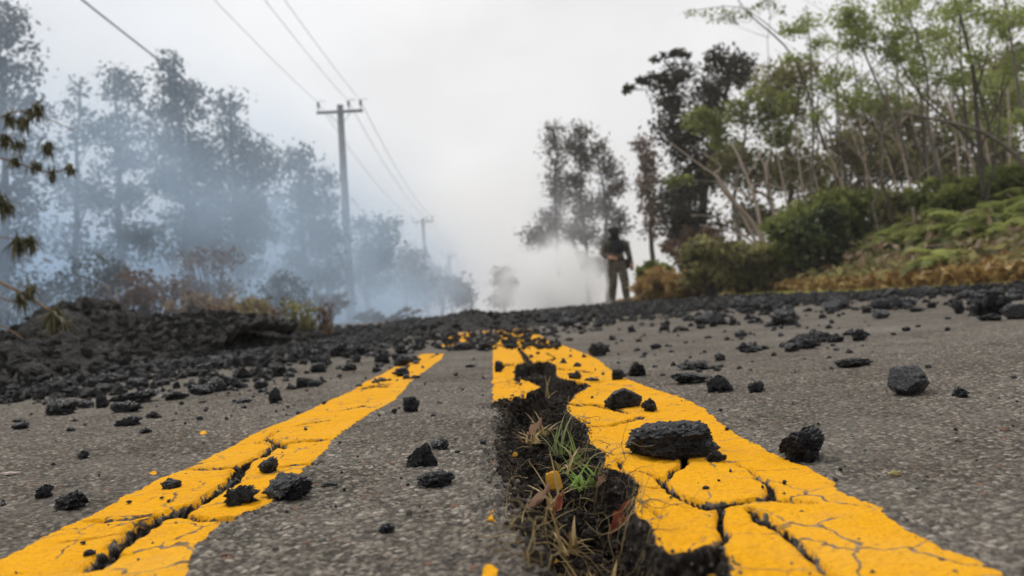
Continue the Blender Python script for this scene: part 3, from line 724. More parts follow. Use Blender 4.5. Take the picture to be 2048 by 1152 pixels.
curled_leaf(1070, 862, .03, .018, MAT['tanleaf'], 'crumpled beige leaf among the dry straw', -.004, .4, .5)
# loose painted asphalt chunks
mch = simple_mat('orange_painted_chunk', (.55, .26, .03), .8, .2, (.72, .38, .05), 60, .001, 300)
for px, py, w, h, z, lab in ((1108, 955, 34, 40, -.012, 'upright orange painted asphalt chunk in the pit'), (1096, 1062, 34, 12, -.022, 'dull yellow flat asphalt chunk deeper in the pit'), (1030, 910, 12, 10, -.002, 'small orange paint crumb at the left rim of the pit'), (980, 1045, 18, 8, 0, 'yellow paint flake on the asphalt left of the pit'),
                             (1420, 1140, 26, 14, -.006, 'yellow paint fragment below the shattered slab'), (1383, 1000, 12, 6, 0, 'yellow paint crumb in the wide crack')):
    x, y = G(px, py); s = y/F; p, f = rock_arrays(4, int(px), .6, .5, 0, True)
    me = mesh_np('asphalt_chunk', (p-[0, 0, 0])*[w*s, w*s*.5, h*s], f); o = link('asphalt_chunk', me, mch, None, (x, y, z)); tag(o, lab, 'asphalt chunk', 'paint fragments')
# small litter on the road: pale chip, tan curl
for px, py, w, h, m_, lab in ((22, 948, 44, 8, (.55, .45, .40), 'pale flat chip at the left picture edge'), (1790, 955, 30, 14, (.42, .34, .16), 'crumpled tan fragment on the right lane asphalt')):
    x, y = G(px, py); s = y/F; p, f = rock_arrays(4, int(px)+3, .5, .8, 0)
    o = link('chip', mesh_np('chip', p*[w*s, w*s*.6, h*s], f), simple_mat('pale_chip', m_, .8, .2, tuple(q*.6 for q in m_), 80), None, (x, y, zfine(x, y)-.001)); tag(o, lab, 'chip')
# ------------------------------------------------------------------ trees
def ell_pts(n, c, r, clusters, cr):
    """n points gathered in small clusters inside an ellipsoid; returns points, cluster centres"""
    d = RNG.normal(size=(clusters, 3)); d /= np.linalg.norm(d, axis=1)[:, None]
    k = c+d*(RNG.uniform(.15, 1, clusters)**.55)[:, None]*r
    a = RNG.integers(0, clusters, n)
    return k[a]+RNG.normal(size=(n, 3))*cr*[1, 1, .75], k, a
def tree(name, base_px, Y, blobs, leaf, bark, label, group, density=1., lsz=.07, trunk=.12, cr=.22, limbs=None, yd=1.0, lean=None, cat='tree', elong=1.8, droop=None, flat=0., sub=1.):
    bx = at(base_px, 600, Y); x0, y0 = bx[0], Y; z0 = float(ground(x0, y0))-.05
    root = empty(name, (x0, y0, z0), label, cat, group)
    base = np.array([x0, y0, z0]); T = Buf(); C = Buf(); s = Y/F
    bl = []
    for (cx, cy, rx, ry) in blobs:
        yy = Y+random.uniform(-.5, .5)*yd; p = at(cx, cy, yy); bl.append((p, np.array([rx*s, rx*s*yd, ry*s])))
    bl.sort(key=lambda q: q[0][2])
    top = bl[-1][0]; mids = [base]
    # trunk passes near blob centres
    path = [base]; m = 9; tx = top
    for k in range(1, m+1):
        t = k/m; q = base*(1-t)+tx*t
        z = q[2]; w = [math.exp(-abs(b_[0][2]-z)/(.12*(top[2]-z0)+.1)) for b_ in bl]
        mean = sum((b_[0][:2]*ww for b_, ww in zip(bl, w)), np.zeros(2))/sum(w)
        g = .0 if lean is None else lean
        q = np.array([*(q[:2]*(1-.55*t*(1-t)*2)+mean*(.55*t*(1-t)*2)), z])+RNG.normal(size=3)*[.05, .05, 0]*min(1, (top[2]-z0)/4)
        path.append(q)
    path = np.array(path); rad = np.linspace(trunk, trunk*.16, m+1); T.tube(path, rad, 8)
    tw = Buf()
    for p, r in bl:
        vol = (r[0]*r[2])
        n = int(2300*density*vol*(.07/lsz)**2/.5*sub)+20; ncl = max(5, int(vol*18/(cr/.22)**1.2)+3)
        P_, K, A = ell_pts(n, p, r, ncl, min(cr, max(r[2], .12)*.6))
        tc = RNG.uniform(0, 1, ncl); C.leaves(P_, lsz, np.clip(tc[A]*.6+RNG.uniform(0, .4, n), 0, 1), elong, droop, flat)
        j = int(np.argmin(np.abs(path[:, 2]-(p[2]-r[2]*.8)))); j = max(1, min(j, m-1)); st = path[j]
        mid = (st+p)/2+RNG.normal(size=3)*.1; mid[2] = min(mid[2], p[2]); rr = rad[j]*.5
        T.tube(bez(st, mid, p), np.linspace(rr, rr*.3, 6), 5)
        for kk in K[:40]:
            a0 = p*.6+st*.4 if random.random() < .5 else p
            T.tube(bez(a0, (a0+kk)/2+RNG.normal(size=3)*.08, kk), np.linspace(max(rr*.28, .006), .004, 6), 3, False)
    for l in (limbs or []):
        q = [at(px, py, Y+(dy[0] if dy else 0)) for px, py, *dy in l[1]]; T.tube(smooth(q), np.linspace(l[0], l[0]*.35, len(smooth(q))), 6)
    T.build('trunk', bark, root, (0, 0, 0)); C.build('crown', leaf, root, (0, 0, 0))
    for ch in root.children: ch.location = (-x0, -y0, -z0)
    return root
def bez(a, b, c, n=6):
    t = np.linspace(0, 1, n)[:, None]; return (1-t)**2*a+2*t*(1-t)*b+t*t*c
def smooth(q, n=4):
    q = np.array(q); out = []
    for i in range(len(q)-1):
        p0 = q[max(i-1, 0)]; p1 = q[i]; p2_ = q[i+1]; p3 = q[min(i+2, len(q)-1)]
        for k in range(n):
            t = k/n; out.append(.5*((2*p1)+(-p0+p2_)*t+(2*p0-5*p1+4*p2_-p3)*t*t+(-p0+3*p1-3*p2_+p3)*t**3))
    out.append(q[-1]); return np.array(out)
gL = 'trees in the smoke'
SL = MAT['smokeleaf']; BD = MAT['bark_dark']
tree('tree', 5, 17, [(-10, 30, 50, 60), (20, 80, 40, 50), (10, 160, 60, 60), (50, 230, 45, 45), (10, 290, 60, 60), (60, 320, 40, 40), (0, 400, 70, 60), (20, 500, 70, 60), (-60, 200, 70, 150)], MAT['greyleaf'], BD, 'tall lacy tree cut by the left picture edge', gL, 0.34, .07, .13, 0.19)
tree('tree', 150, 21, [(160, 175, 14, 20), (165, 215, 26, 20), (150, 255, 40, 26), (180, 290, 50, 34), (130, 340, 50, 40), (170, 400, 50, 50), (120, 470, 50, 50)], SL, BD, 'thin sparse tree between the edge tree and the twin crowned tree', gL, 0.25, .08, .12, 0.21)
tree('tree', 245, 24, [(235, 160, 26, 26), (250, 205, 36, 32), (235, 260, 38, 40), (250, 320, 46, 46), (230, 390, 55, 50), (250, 470, 60, 60)], SL, BD, 'round topped smoky tree with a low shoulder', gL, 0.46, .09, .16, 0.22)
tree('tree', 375, 25, [(350, 135, 22, 22), (335, 175, 34, 28), (375, 185, 34, 30), (360, 235, 52, 40), (330, 290, 45, 45), (390, 300, 50, 50), (350, 370, 60, 60), (420, 400, 50, 60), (370, 470, 75, 60)], SL, BD, 'tallest smoke veiled tree left of the utility poles', gL, 0.50, .09, .2, 0.24)
tree('tree', 480, 27, [(458, 215, 24, 26), (462, 260, 30, 30), (500, 300, 40, 34), (450, 340, 45, 45), (520, 350, 34, 40), (480, 420, 60, 60), (540, 330, 22, 26), (490, 500, 60, 60)], SL, BD, 'smoky tree with a knob shaped top', gL, 0.56, .1, .2, 0.26)
tree('tree', 610, 30, [(598, 325, 24, 26), (605, 365, 30, 34), (612, 420, 34, 40), (620, 480, 44, 50), (600, 550, 50, 50)], SL, BD, 'narrow smoky tree next to the nearest utility pole', gL, 0.62, .11, .2, 0.26)
tree('tree', 655, 33, [(650, 365, 14, 24), (655, 410, 18, 30), (662, 470, 26, 40), (650, 540, 40, 50)], SL, BD, 'slender smoky tree just left of the nearest utility pole', gL, 0.62, .11, .16, 0.24)
tree('tree', 735, 48, [(725, 450, 20, 18), (775, 450, 16, 20), (750, 490, 44, 32), (740, 550, 60, 44)], SL, BD, 'low smoky tree with two bumps right of the nearest pole', gL, 0.62, .14, .2, 0.36)
tree('tree', 812, 60, [(800, 512, 28, 20), (832, 525, 16, 24), (815, 555, 44, 38)], SL, BD, 'faint tree below the second utility pole', gL, 0.62, .17, .2, 0.44)
tree('tree', 880, 75, [(870, 560, 36, 28), (910, 580, 30, 24), (850, 590, 36, 26), (932, 596, 18, 20)], SL, BD, 'faintest tree mass at the end of the left tree row', gL, 0.62, .2, .2, 0.48)
tree('tree', 1008, 85, [(1005, 548, 16, 22), (1008, 578, 22, 26), (1000, 600, 18, 16)], SL, BD, 'small bluish tree alone beside the white plume', gL, 0.81, .2, .2, 0.40)
tree('tree', 550, 38, [(520, 440, 70, 60), (420, 520, 120, 60), (300, 540, 100, 60)], SL, BD, 'dim wide tree behind the smoke', gL, 0.34, .13, .2, 0.32)
gR = 'scorched trees beyond the plume'
GL = MAT['greyleaf']
tree('tree', 1122, 44, [(1108, 262, 14, 18), (1107, 300, 15, 26), (1110, 350, 20, 26), (1118, 400, 22, 28), (1105, 450, 30, 30), (1080, 480, 36, 24)], GL, BD, 'leftmost thin scorched tree rising over the white plume', gR, .6, .1, .12, .3)
tree('tree', 1178, 42, [(1160, 268, 18, 20), (1150, 300, 22, 22), (1168, 330, 20, 26), (1150, 380, 26, 26), (1172, 420, 26, 30), (1160, 470, 34, 28), (1180, 520, 30, 30)], GL, BD, 'tall scorched tree with a round tip over the white plume', gR, .7, .1, .14, .3)
tree('tree', 1215, 40, [(1196, 300, 14, 18), (1210, 335, 22, 22), (1232, 372, 24, 24), (1215, 410, 26, 24), (1240, 440, 22, 24), (1225, 490, 24, 22)], GL, BD, 'scorched tree with drooping clumps behind the walking person', gR, .65, .1, .14, .28)
tree('tree', 1312, 30, [(1285, 290, 18, 14), (1290, 325, 22, 26), (1298, 370, 24, 26), (1303, 415, 18, 28), (1308, 460, 12, 24)], MAT['brownleaf'], BD, 'thin rust brown tree right of the walking person', gR, .75, .09, .13, .2)
gG = 'trees on the right bank'
tree('tree', 1372, 24, [(1295, 158, 38, 7), (1268, 178, 22, 6), (1350, 112, 40, 7), (1345, 155, 34, 22), (1345, 200, 26, 34), (1338, 250, 22, 30), (1360, 300, 34, 44), (1350, 370, 40, 46), (1365, 440, 44, 44), (1440, 120, 30, 16), (1480, 115, 26, 20), (1465, 150, 40, 24), (1415, 190, 34, 26), (1400, 250, 44, 40), (1420, 330, 50, 50), (1400, 480, 60, 40)], MAT['darkleaf'], BD, 'tall dark tree with a flat top reaching out to the left', gG, .95, .08, .2, .24, limbs=[(.05, [(1345, 150), (1300, 152), (1255, 178)]), (.04, [(1345, 140), (1330, 118), (1385, 108)])])
tree('tree', 1480, 20, [(1400, 235, 40, 16), (1440, 265, 50, 20), (1530, 245, 50, 24), (1570, 270, 40, 22), (1470, 225, 40, 20), (1360, 360, 36, 12), (1500, 190, 30, 20), (1560, 215, 30, 26)], MAT['green'], MAT['bark'], 'fresh green layered tree in front of the dark flat topped tree', gG, .75, .07, .09, .18, flat=.3)
tree('tree', 1580, 22, [(1550, 160, 50, 24), (1600, 150, 40, 24), (1530, 200, 30, 24), (1590, 210, 50, 30), (1480, 330, 60, 40), (1560, 350, 70, 40), (1620, 330, 60, 46), (1520, 420, 60, 34)], MAT['olive'], BD, 'olive tree with a dense middle behind the bare pale trunks', gG, .7, .08, .12, .24)
tree('tree', 1690, 23, [(1690, 300, 60, 50), (1760, 330, 60, 60), (1700, 380, 70, 40), (1640, 400, 50, 40), (1800, 280, 50, 60), (1850, 330, 60, 50), (1800, 220, 40, 30), (1730, 230, 50, 30)], MAT['olive'], MAT['bark'], 'broad olive tree in the middle of the right bank', gG, .85, .08, .12, .22)
tree('tree', 1950, 22, [(1900, 240, 50, 60), (1970, 290, 60, 60), (2020, 220, 50, 60), (1930, 350, 70, 40), (2030, 330, 60, 40), (2000, 150, 50, 40)], MAT['olive'], MAT['bark'], 'broad olive tree at the right picture edge', gG, .65, .08, .12, .24)
LG = MAT['lightgreen']; BK = MAT['bark']
saps = [
 (1840, 15, [(1820, 110, 70, 40), (1880, 160, 60, 36), (1760, 190, 60, 36), (1900, 90, 50, 26), (1700, 210, 50, 30)], [(.03, [(1860, 420), (1850, 260), (1830, 120)])], 'light leafed sapling filling the gap between the bright topped and the leaning ones', .6),
 (2000, 16, [(1960, 190, 70, 40), (2030, 170, 60, 40), (1990, 260, 60, 40), (1930, 60, 60, 30)], [(.03, [(2010, 420), (2005, 280), (1980, 160)])], 'light leafed sapling behind the tallest dark stemmed one', .6),
 (1622, 16, [(1615, 40, 30, 18), (1650, 90, 34, 14), (1590, 120, 30, 12), (1640, 170, 30, 16), (1600, 60, 34, 10), (1625, 240, 26, 14)], [(.03, [(1622, 500), (1626, 300), (1622, 120), (1612, 10)])], 'slim upright sapling beside the broad olive tree', .8),
 (1560, 17, [(1480, 20, 50, 8), (1540, 15, 40, 10), (1440, 32, 30, 6), (1570, 60, 24, 8), (1390, 25, 24, 6)], [(.028, [(1650, 300), (1590, 120), (1500, 30), (1470, -10)]), (.012, [(1560, 70), (1480, 15), (1380, 22)])], 'sapling arching left over the dark tree with sparse leaves', .4),
 (1760, 14, [(1690, 30, 44, 26), (1740, 50, 50, 24), (1790, 20, 50, 24), (1700, 90, 50, 20), (1770, 110, 40, 22), (1680, 150, 40, 16)], [(.035, [(1850, 400), (1790, 250), (1735, 120), (1690, 20)]), (.02, [(1800, 270), (1795, 120), (1790, 0)])], 'leafy sapling with a bright green top above the bank', .9),
 (1880, 13, [(1830, 30, 40, 20), (1870, 70, 40, 16), (1800, 70, 44, 16), (1840, 140, 30, 14), (1900, 20, 40, 20)], [(.035, [(1905, 420), (1860, 280), (1850, 120), (1790, -20)]), (.02, [(1870, 300), (1830, 200), (1740, 110)])], 'sapling leaning left behind the fern slope', .75),
 (1965, 12, [(1950, 20, 50, 20), (2000, 60, 44, 20), (1960, 110, 30, 16), (2030, 20, 40, 20), (2040, 100, 30, 20)], [(.045, [(1968, 400), (1955, 250), (1942, 120), (1905, -20)]), (.02, [(1950, 200), (1980, 80), (1990, -10)])], 'dark stemmed sapling standing tallest on the fern slope', .85),
 (1985, 12.5, [(2010, 160, 30, 18), (1900, 160, 30, 14)], [(.03, [(1990, 400), (1960, 300), (1850, 200), (1790, 110)]), (.02, [(1960, 300), (2000, 200), (2040, 120)])], 'dark forked sapling crossing behind the tallest one', .7),
 (2080, 11, [(2030, 130, 40, 20), (2060, 40, 40, 30), (2040, 230, 26, 20)], [(.05, [(2080, 400), (2050, 330), (1960, 262), (1800, 225)]), (.035, [(2075, 400), (2040, 200), (2010, 0)])], 'pale stemmed sapling leaning in from the right edge', .7),
]
for bx_, Y_, bl_, lm_, lab_, den_ in saps:
    tree('sapling', bx_, Y_, bl_, LG if den_ > .5 else MAT['green'], BD if 'dark' in lab_ else BK, lab_, 'saplings on the right bank', den_, .045, .022, .16, limbs=lm_, cat='sapling', flat=.3, sub=.6)
# many thin background stems
def stem_cluster(px, Y, top, lean, label, pale):
    x0, _, _ = at(px, 600, Y); z0 = float(ground(x0, Y)); B = Buf(); s = Y/F; hgt = (574-top)*s-.2
    p = smooth([(x0, Y, z0-.1), (x0+lean*s*.25, Y, z0+hgt*.35), (x0+lean*s*.6, Y+.2, z0+hgt*.7), (x0+lean*s, Y+.3, z0+hgt)])
    B.tube(p, np.linspace(.035, .008, len(p)), 6)
    for k in range(9):
        i = random.randrange(4, len(p)-1); a = p[i]; d = np.array([random.uniform(-1, 1), random.uniform(-.5, .5), random.uniform(.4, 1)]); L = random.uniform(.5, 1.6)
        B.tube(bez(a, a+d*L*.5+[0, 0, -.05], a+d*L*[1.1, 1, .8]), np.linspace(.012, .003, 6), 4)
    o = B.build('bare_sapling', MAT['bark_pale'] if pale else MAT['bark_dark'], None, (x0, Y, z0)); tag(o, label, 'bare sapling', 'thin bare stems in the right wood')
random.seed(21)
for k in range(30):
    px = 1600+k*15.5+random.uniform(-8, 8)
    stem_cluster(px, random.uniform(14, 22), random.uniform(20, 260), random.uniform(-110, 60), 'pale thin stem in the right wood' if k % 2 == 0 else 'dark thin stem in the right wood', k % 2 == 0)
# bare pale tree
def bare(label, Y, limbs, mat, px):
    x0 = at(px, 600, Y)[0]; z0 = float(ground(x0, Y)); B = Buf()
    for r, l in limbs:
        q = smooth([at(a, b_, Y+dy) for a, b_, dy in l]); B.tube(q, np.linspace(r, r*.3, len(q)), 7)
    tag(B.build('bare_tree', mat, None, (x0, Y, z0)), label, 'bare tree', 'bare pale trees')
bare('bare pale tree with limbs sweeping up to the left', 17, [(.085, [(1535, 560, 0), (1528, 490, 0), (1500, 440, 0), (1450, 385, -.3), (1432, 350, -.4)]), (.05, [(1526, 480, 0), (1510, 400, .1), (1480, 320, .3), (1465, 290, .5)]), (.03, [(1505, 400, .1), (1470, 378, .3), (1440, 370, .5)]), (.025, [(1495, 350, .2), (1515, 320, 0), (1522, 300, 0)]), (.02, [(1462, 396, -.2), (1440, 420, -.4), (1420, 416, -.4)])], MAT['bark_pale'], 1533)
bare('bare pale tree with one straight trunk and a side branch', 17.5, [(.07, [(1556, 560, 0), (1552, 470, 0), (1542, 400, 0), (1532, 340, 0), (1540, 310, 0)]), (.035, [(1548, 400, 0), (1500, 372, -.2), (1540, 370, -.1), (1580, 388, 0)]), (.025, [(1536, 350, 0), (1515, 300, .2)])], MAT['bark_pale'], 1556)
bare('fallen grey branch slanting through the dark foliage', 18.5, [(.04, [(1520, 500, 0), (1450, 372, .2), (1400, 330, .2), (1340, 285, .2)]), (.025, [(1430, 345, .2), (1440, 330, .3), (1380, 290, .3)]), (.02, [(1520, 500, -1), (1450, 440, -1), (1380, 430, -1)])], MAT['bark_pale'], 1520)
bare('low pale branch arching over the olive bushes', 16, [(.03, [(1545, 540, 0), (1500, 480, 0), (1450, 462, 0), (1400, 450, 0)])], MAT['bark_pale'], 1545)

# ------------------------------------------------------------------ bushes, ferns, verge
def bush(px, py, rx, ry, Y, leaf, label, n=3500, lsz=.06, flat=0., group='bushes along the right verge', name='bush'):
    p = at(px, py, Y); s = Y/F; z0 = float(ground(p[0], Y)); r = np.array([rx*s, rx*s*.8, ry*s]); B = Buf()
    ncl = 46; P_, K, A = ell_pts(n, p, r*1.0, ncl, min(r[0], r[2])*.17); tc = RNG.uniform(0, 1, ncl)
    up = RNG.random(n) < .22; P_[up] = p+(P_[up]-p)*[1.15, 1.1, 1]+np.abs(RNG.normal(size=(up.sum(), 3)))*[.02, .02, r[2]*.13]
    P_[:, 2] = np.maximum(P_[:, 2], z0+.02); root = empty(name, (p[0], Y, z0), label, 'bush', group)
    B.leaves(P_, lsz, np.clip(tc[A]*.6+RNG.uniform(0, .4, n), 0, 1), 1.8, None, flat)
    T = Buf(); b0 = np.array([p[0], Y, z0-.05])
    for k in K: T.tube(bez(b0+RNG.normal(size=3)*.05, (b0+k)/2+[0, 0, .05], k), np.linspace(.018, .004, 6), 4)
    for b_, nm, mt in ((B, 'foliage', leaf), (T, 'stems', MAT['bark_dark'])):
        o_ = b_.build(nm, mt, root, (0, 0, 0)); o_.location = (-p[0], -Y, -z0)
MAT['deepgreen'] = leaf_mat('deep_green_leaves', (.03, .04, .018), (.06, .08, .03), (.12, .15, .05), trans=.3)
bush(1640, 480, 56, 66, 14, MAT['deepgreen'], 'darkest glossy bush near the verge', 4500, .068)
bush(1590, 480, 56, 62, 14.6, MAT['green'], 'green bush hugging the darkest bush on its left', 3500, .068)
bush(1700, 430, 80, 60, 15.5, MAT['green'], 'grey green bush above the darkest bush', 4500, .068)
bush(1800, 440, 70, 50, 15, MAT['olive'], 'olive bush between the grey green bush and the ferns', 3800, .068)
bush(1420, 530, 60, 52, 15, MAT['olive'], 'rounded olive bush left of the pale trunks', 4200, .068)
bush(1485, 530, 50, 50, 15.3, MAT['olive'], 'low olive bush at the foot of the pale trunks', 3500, .068)
bush(1545, 535, 50, 42, 15, MAT['olive'], 'low bush between the pale trunks and the darkest bush', 3000, .068)
bush(1320, 575, 50, 34, 17, MAT['orange'], 'orange dead bush beside the walking person', 4000, .068)
bush(1375, 570, 40, 30, 16, MAT['orange'], 'orange dead bush at the foot of the rounded olive bush', 3000, .068)
bush(1308, 545, 30, 24, 19, MAT['fern'], 'yellow green bush top behind the orange dead bush', 2500, .068)
bush(1385, 500, 60, 40, 19, MAT['brownleaf'], 'brown bush beneath the tall dark tree', 3000, .068)
bush(1900, 400, 70, 44, 13, MAT['green'], 'green bush on the crest of the fern slope', 3500, .068)
bush(2010, 380, 70, 50, 12.5, MAT['green'], 'green bush at the top of the fern slope by the right edge', 3500, .068)
MAT['tanbush'] = leaf_mat('tan_dry_leaves', (.14, .095, .06), (.26, .19, .12), (.42, .33, .22))
for i, (px, py, rx, ry, Y, mt, lab) in enumerate([
    (190, 560, 80, 60, 15, 'smokeleaf', 'dull bush behind the first lava peak'), (300, 590, 90, 50, 13, 'brownleaf', 'brown scorched bush behind the dip between the lava peaks'),
    (420, 560, 90, 60, 15, 'brownleaf', 'tall brown scorched bush in the smoke'), (400, 615, 70, 30, 12, 'tanbush', 'straw coloured bush over the dip between the lava peaks'),
    (560, 590, 70, 45, 17, 'smokeleaf', 'dull bush behind the withered shrubs'), (60, 600, 90, 70, 15, 'smokeleaf', 'dull bush at the left edge behind the mound'), (650, 610, 50, 24, 20, 'brownleaf', 'low brown bush at the foot of the nearest pole'), (770, 632, 90, 16, 26, 'brownleaf', 'low reddish scrub beyond the rubble ridge'), (480, 622, 60, 22, 11, 'tanbush', 'pale straw bush left of the withered shrubs')]):
    bush(px, py, rx*.9, ry, Y, MAT[mt], lab, 1500, .045, group='scorched bushes behind the lava mound')
def frond(B, base, dirv, L, tint, w=.3):
    d = np.array(dirv, float); d /= np.linalg.norm(d); p = np.array(base, float); n = 13; step = L/n; pts = [p.copy()]; ds = []
    for k in range(n):
        d = d+[0, 0, -.10-.012*k]; d /= np.linalg.norm(d); p = p+d*step; pts.append(p.copy()); ds.append(d.copy())
    B.tube(pts[::3]+[pts[-1]], np.linspace(.005, .001, len(pts[::3])+1), 3, False); B.tint[-1] = np.full(len(B.V[-1]), tint)
    for k in range(2, n):
        q = pts[k]; dd = ds[k-1]; side = np.cross(dd, [0, 0, 1.]); side /= np.linalg.norm(side)+1e-9
        ll = L*w*math.sin(math.pi*(k/n)**.7)*.95+.01
        for sgn in (-1, 1):
            e = q+(side*sgn*.9+dd*.45+np.array([0, 0, -.25]))*ll; m_ = (q+e)/2+[0, 0, .02*L]
            wv = dd*step*.48
            B.add([q-wv*.6, m_-wv, e, m_+wv, q+wv*.6], Q=[(0, 1, 3, 4)], T=[(1, 2, 3)], tint=np.clip(tint+random.uniform(-.12, .12), 0, 1))
def fern_proto(seed, mat):
    random.seed(seed); B = Buf()
    for k in range(15):
        a = k*2.4; e = random.uniform(.7, 2.4); frond(B, (0, 0, .02), (math.cos(a), math.sin(a), e), random.uniform(.35, .8), random.uniform(.0, 1))
    me = B.mesh('fern'); me.materials.append(mat); return me
FP = [fern_proto(s, MAT['fern']) for s in (1, 2, 3)]+[fern_proto(s, MAT['green']) for s in (4, 5)]
FO = [fern_proto(s, MAT['orange']) for s in (6, 7)]+[fern_proto(8, MAT['straw'])]
random.seed(5)
def place_fern(me, px, py, size, label, group, Ymax=22):
    d = ray(px, py)
    Yv = None
    for Yt in np.arange(6.0, Ymax, .05):
        p = CAM+d*(Yt/d[1])
        if p[0] > 4.9 and float(ground(p[0], p[1])) >= p[2]-.02: Yv = Yt; break
    if Yv is None: return False
    o = link('fern', me, None, None, (p[0], p[1], float(ground(p[0], p[1])))); o.rotation_euler = (random.uniform(-.2, .2), random.uniform(-.25, .05), random.uniform(0, 6.3)); s = size*random.uniform(.8, 1.25); o.scale = (s, s, s*random.uniform(.8, 1.1))
    tag(o, label, 'fern', group); return True
n = 0
while n < 120:
    px = random.uniform(1660, 2140); lo = np.interp(px, [1660, 1800, 2048, 2140], [500, 450, 390, 380]); hi = np.interp(px, [1660, 2048, 2140], [528, 494, 490])
    if place_fern(random.choice(FP+FP+FO[2:]), px, random.uniform(lo, hi), 1.05, 'green fern on the right slope', 'ferns on the right slope'): n += 1
for _ in range(150):
    px = random.uniform(1270, 2140); y_ = np.interp(px, [1270, 1500, 2048], [598, 568, 530])+random.uniform(-18, 16)
    place_fern(random.choice(FO), px, y_, (.6 if px < 1600 else .55), 'dead orange fern at the foot of the slope', 'dead ferns along the verge', 30)
for px, py, lab in ((1900, 560, 'bright green fern nearest the verge'), (1830, 470, 'wide light green fern halfway up the slope'), (1960, 500, 'largest light green fern on the slope')):
    place_fern(FP[0], px, py-14, 1.5, lab, 'ferns on the right slope')
# ground litter + verge grass (uncountable)
B = Buf()
for _ in range(22000):
    y = random.uniform(5, 34); x = 4.55+abs(random.gauss(0, .75))+(0 if random.random() < .9 else random.uniform(0, .6)); z = float(ground(x, y))
    a = random.uniform(0, 6.3); blade(B, (x, y, z-.01), (math.cos(a)*.6, math.sin(a)*.6, 1), random.uniform(.04, .10)*(1+y/30), .006+y*.0006, random.random(), .8, 3)
tag(B.build('grass', MAT['verge'], smooth=False), 'yellow green grass strip along the road edge', kind='stuff')
B = Buf(); n = 26000; xx = 5.3+np.abs(RNG.normal(0, 1.0, n))**1.2; yy = RNG.uniform(5, 34, n)
B.leaves(np.stack([xx, yy, ground(xx, yy)+RNG.uniform(0, .2, n)], 1), .065, RNG.uniform(0, 1, n), 2.2, None, .3)
tag(B.build('dead_leaves', MAT['orange'], smooth=False), 'orange leaf litter and dead fern bits along the slope foot', kind='stuff')
B = Buf(); n = 30000; xx = RNG.uniform(5.4, 14, n); yy = RNG.uniform(7, 30, n)
B.leaves(np.stack([xx, yy, ground(xx, yy)+RNG.uniform(0, .3, n)], 1), .085, RNG.uniform(0, 1, n), 2, None, .2)
tag(B.build('undergrowth', MAT['olive'], smooth=False), 'olive undergrowth covering the right slope', kind='stuff')
B = Buf(); n = 6500; xx = RNG.uniform(5.6, 13, n); yy = RNG.uniform(7, 26, n)
B.leaves(np.stack([xx, yy, ground(xx, yy)+RNG.uniform(.05, .5, n)], 1), .06, RNG.uniform(0, 1, n), 2.6, None, .1)
tag(B.build('dry_undergrowth', MAT['tanbush'], smooth=False), 'dry tan stalks and leaves tangled through the ferns', kind='stuff')
# withered shrubs on the mound
random.seed(9)
for i, (px, top, Y, w, lab) in enumerate([(450, 612, 8.3, 40, 'withered shrub at the left of the row on the lava'), (500, 600, 8.2, 40, 'withered shrub second in the row on the lava'), (545, 594, 8.0, 40, 'tallest withered shrub in the row on the lava'), (590, 598, 8.0, 36, 'withered shrub right of the tallest one'), (650, 604, 7.8, 20, 'small dark twiggy shrub at the right end of the row'), (615, 606, 8.1, 24, 'thin withered shrub before the right end of the row')]):
    p0 = at(px, 650, Y); z0 = float(ground(p0[0], Y))+float(mound_h(p0[0:1], np.array([Y]))[0]); root = empty('withered_shrub', (p0[0], Y, z0), lab, 'shrub', 'withered shrubs on the lava'); T = Buf(); C = Buf(); s = Y/F
    for k in range(16):
        a = at(px+random.gauss(0, w*.35), 645, Y+random.gauss(0, .12)); a[2] = z0-.03; e = at(px+random.gauss(0, w*.6), random.uniform(top, 635), Y+random.gauss(0, .2))
        q = bez(a, (a+e)/2+RNG.normal(size=3)*.04, e+RNG.normal(size=3)*.01, 7); T.tube(q, np.linspace(.005, .0018, 7), 4)
        for m_ in range(6):
            j = random.randrange(2, 7); C.leaves(q[j]+RNG.normal(size=(3, 3))*.018, .022, RNG.uniform(0, 1, 3), 2.2, .5)
    for b_, nm, mt in ((T, 'stems', MAT['straw'] if i < 3 else MAT['bark_dark']), (C, 'foliage', MAT['olive'] if i % 2 else MAT['brownleaf'])):
        o_ = b_.build(nm, mt, root, (0, 0, 0)); o_.location = (-p0[0], -Y, -z0)
# tree just outside the left edge whose branches hang into view
Yb = 4.6; xb = at(-260, 600, Yb)[0]; root = empty('leaning_tree', (xb, Yb, 0), 'tree reaching in from the left edge with drooping tufts of needles', 'tree'); T = Buf(); C = Buf()
T.tube(smooth([(xb, Yb, -.1), (xb+.05, Yb, .8), (xb-.05, Yb, 1.6), (xb+.02, Yb, 2.6)]), np.linspace(.07, .03, 13), 9)
brs = [(.013, [(-260, 480), (-80, 530), (30, 580), (95, 618), (120, 632)]), (.007, [(-200, 500), (0, 595), (20, 600), (50, 612)]), (.008, [(-240, 600), (-60, 640), (10, 655), (60, 690)]),
       (.009, [(-240, 260), (-60, 300), (30, 325), (95, 345), (140, 335)]), (.006, [(-100, 295), (0, 235), (60, 225), (150, 262)]), (.005, [(-100, 480), (10, 475), (45, 480)]), (.006, [(-150, 400), (-20, 410), (5, 420)]), (.005, [(-100, 280), (0, 270), (30, 285)]), (.004, [(30, 325), (60, 335), (110, 348)])]
for r_, l in brs:
    q = smooth([at(a, c_, Yb+(a+260)*.0004) for a, c_ in l]); T.tube(q, np.linspace(r_, r_*.4, len(q)), 6)
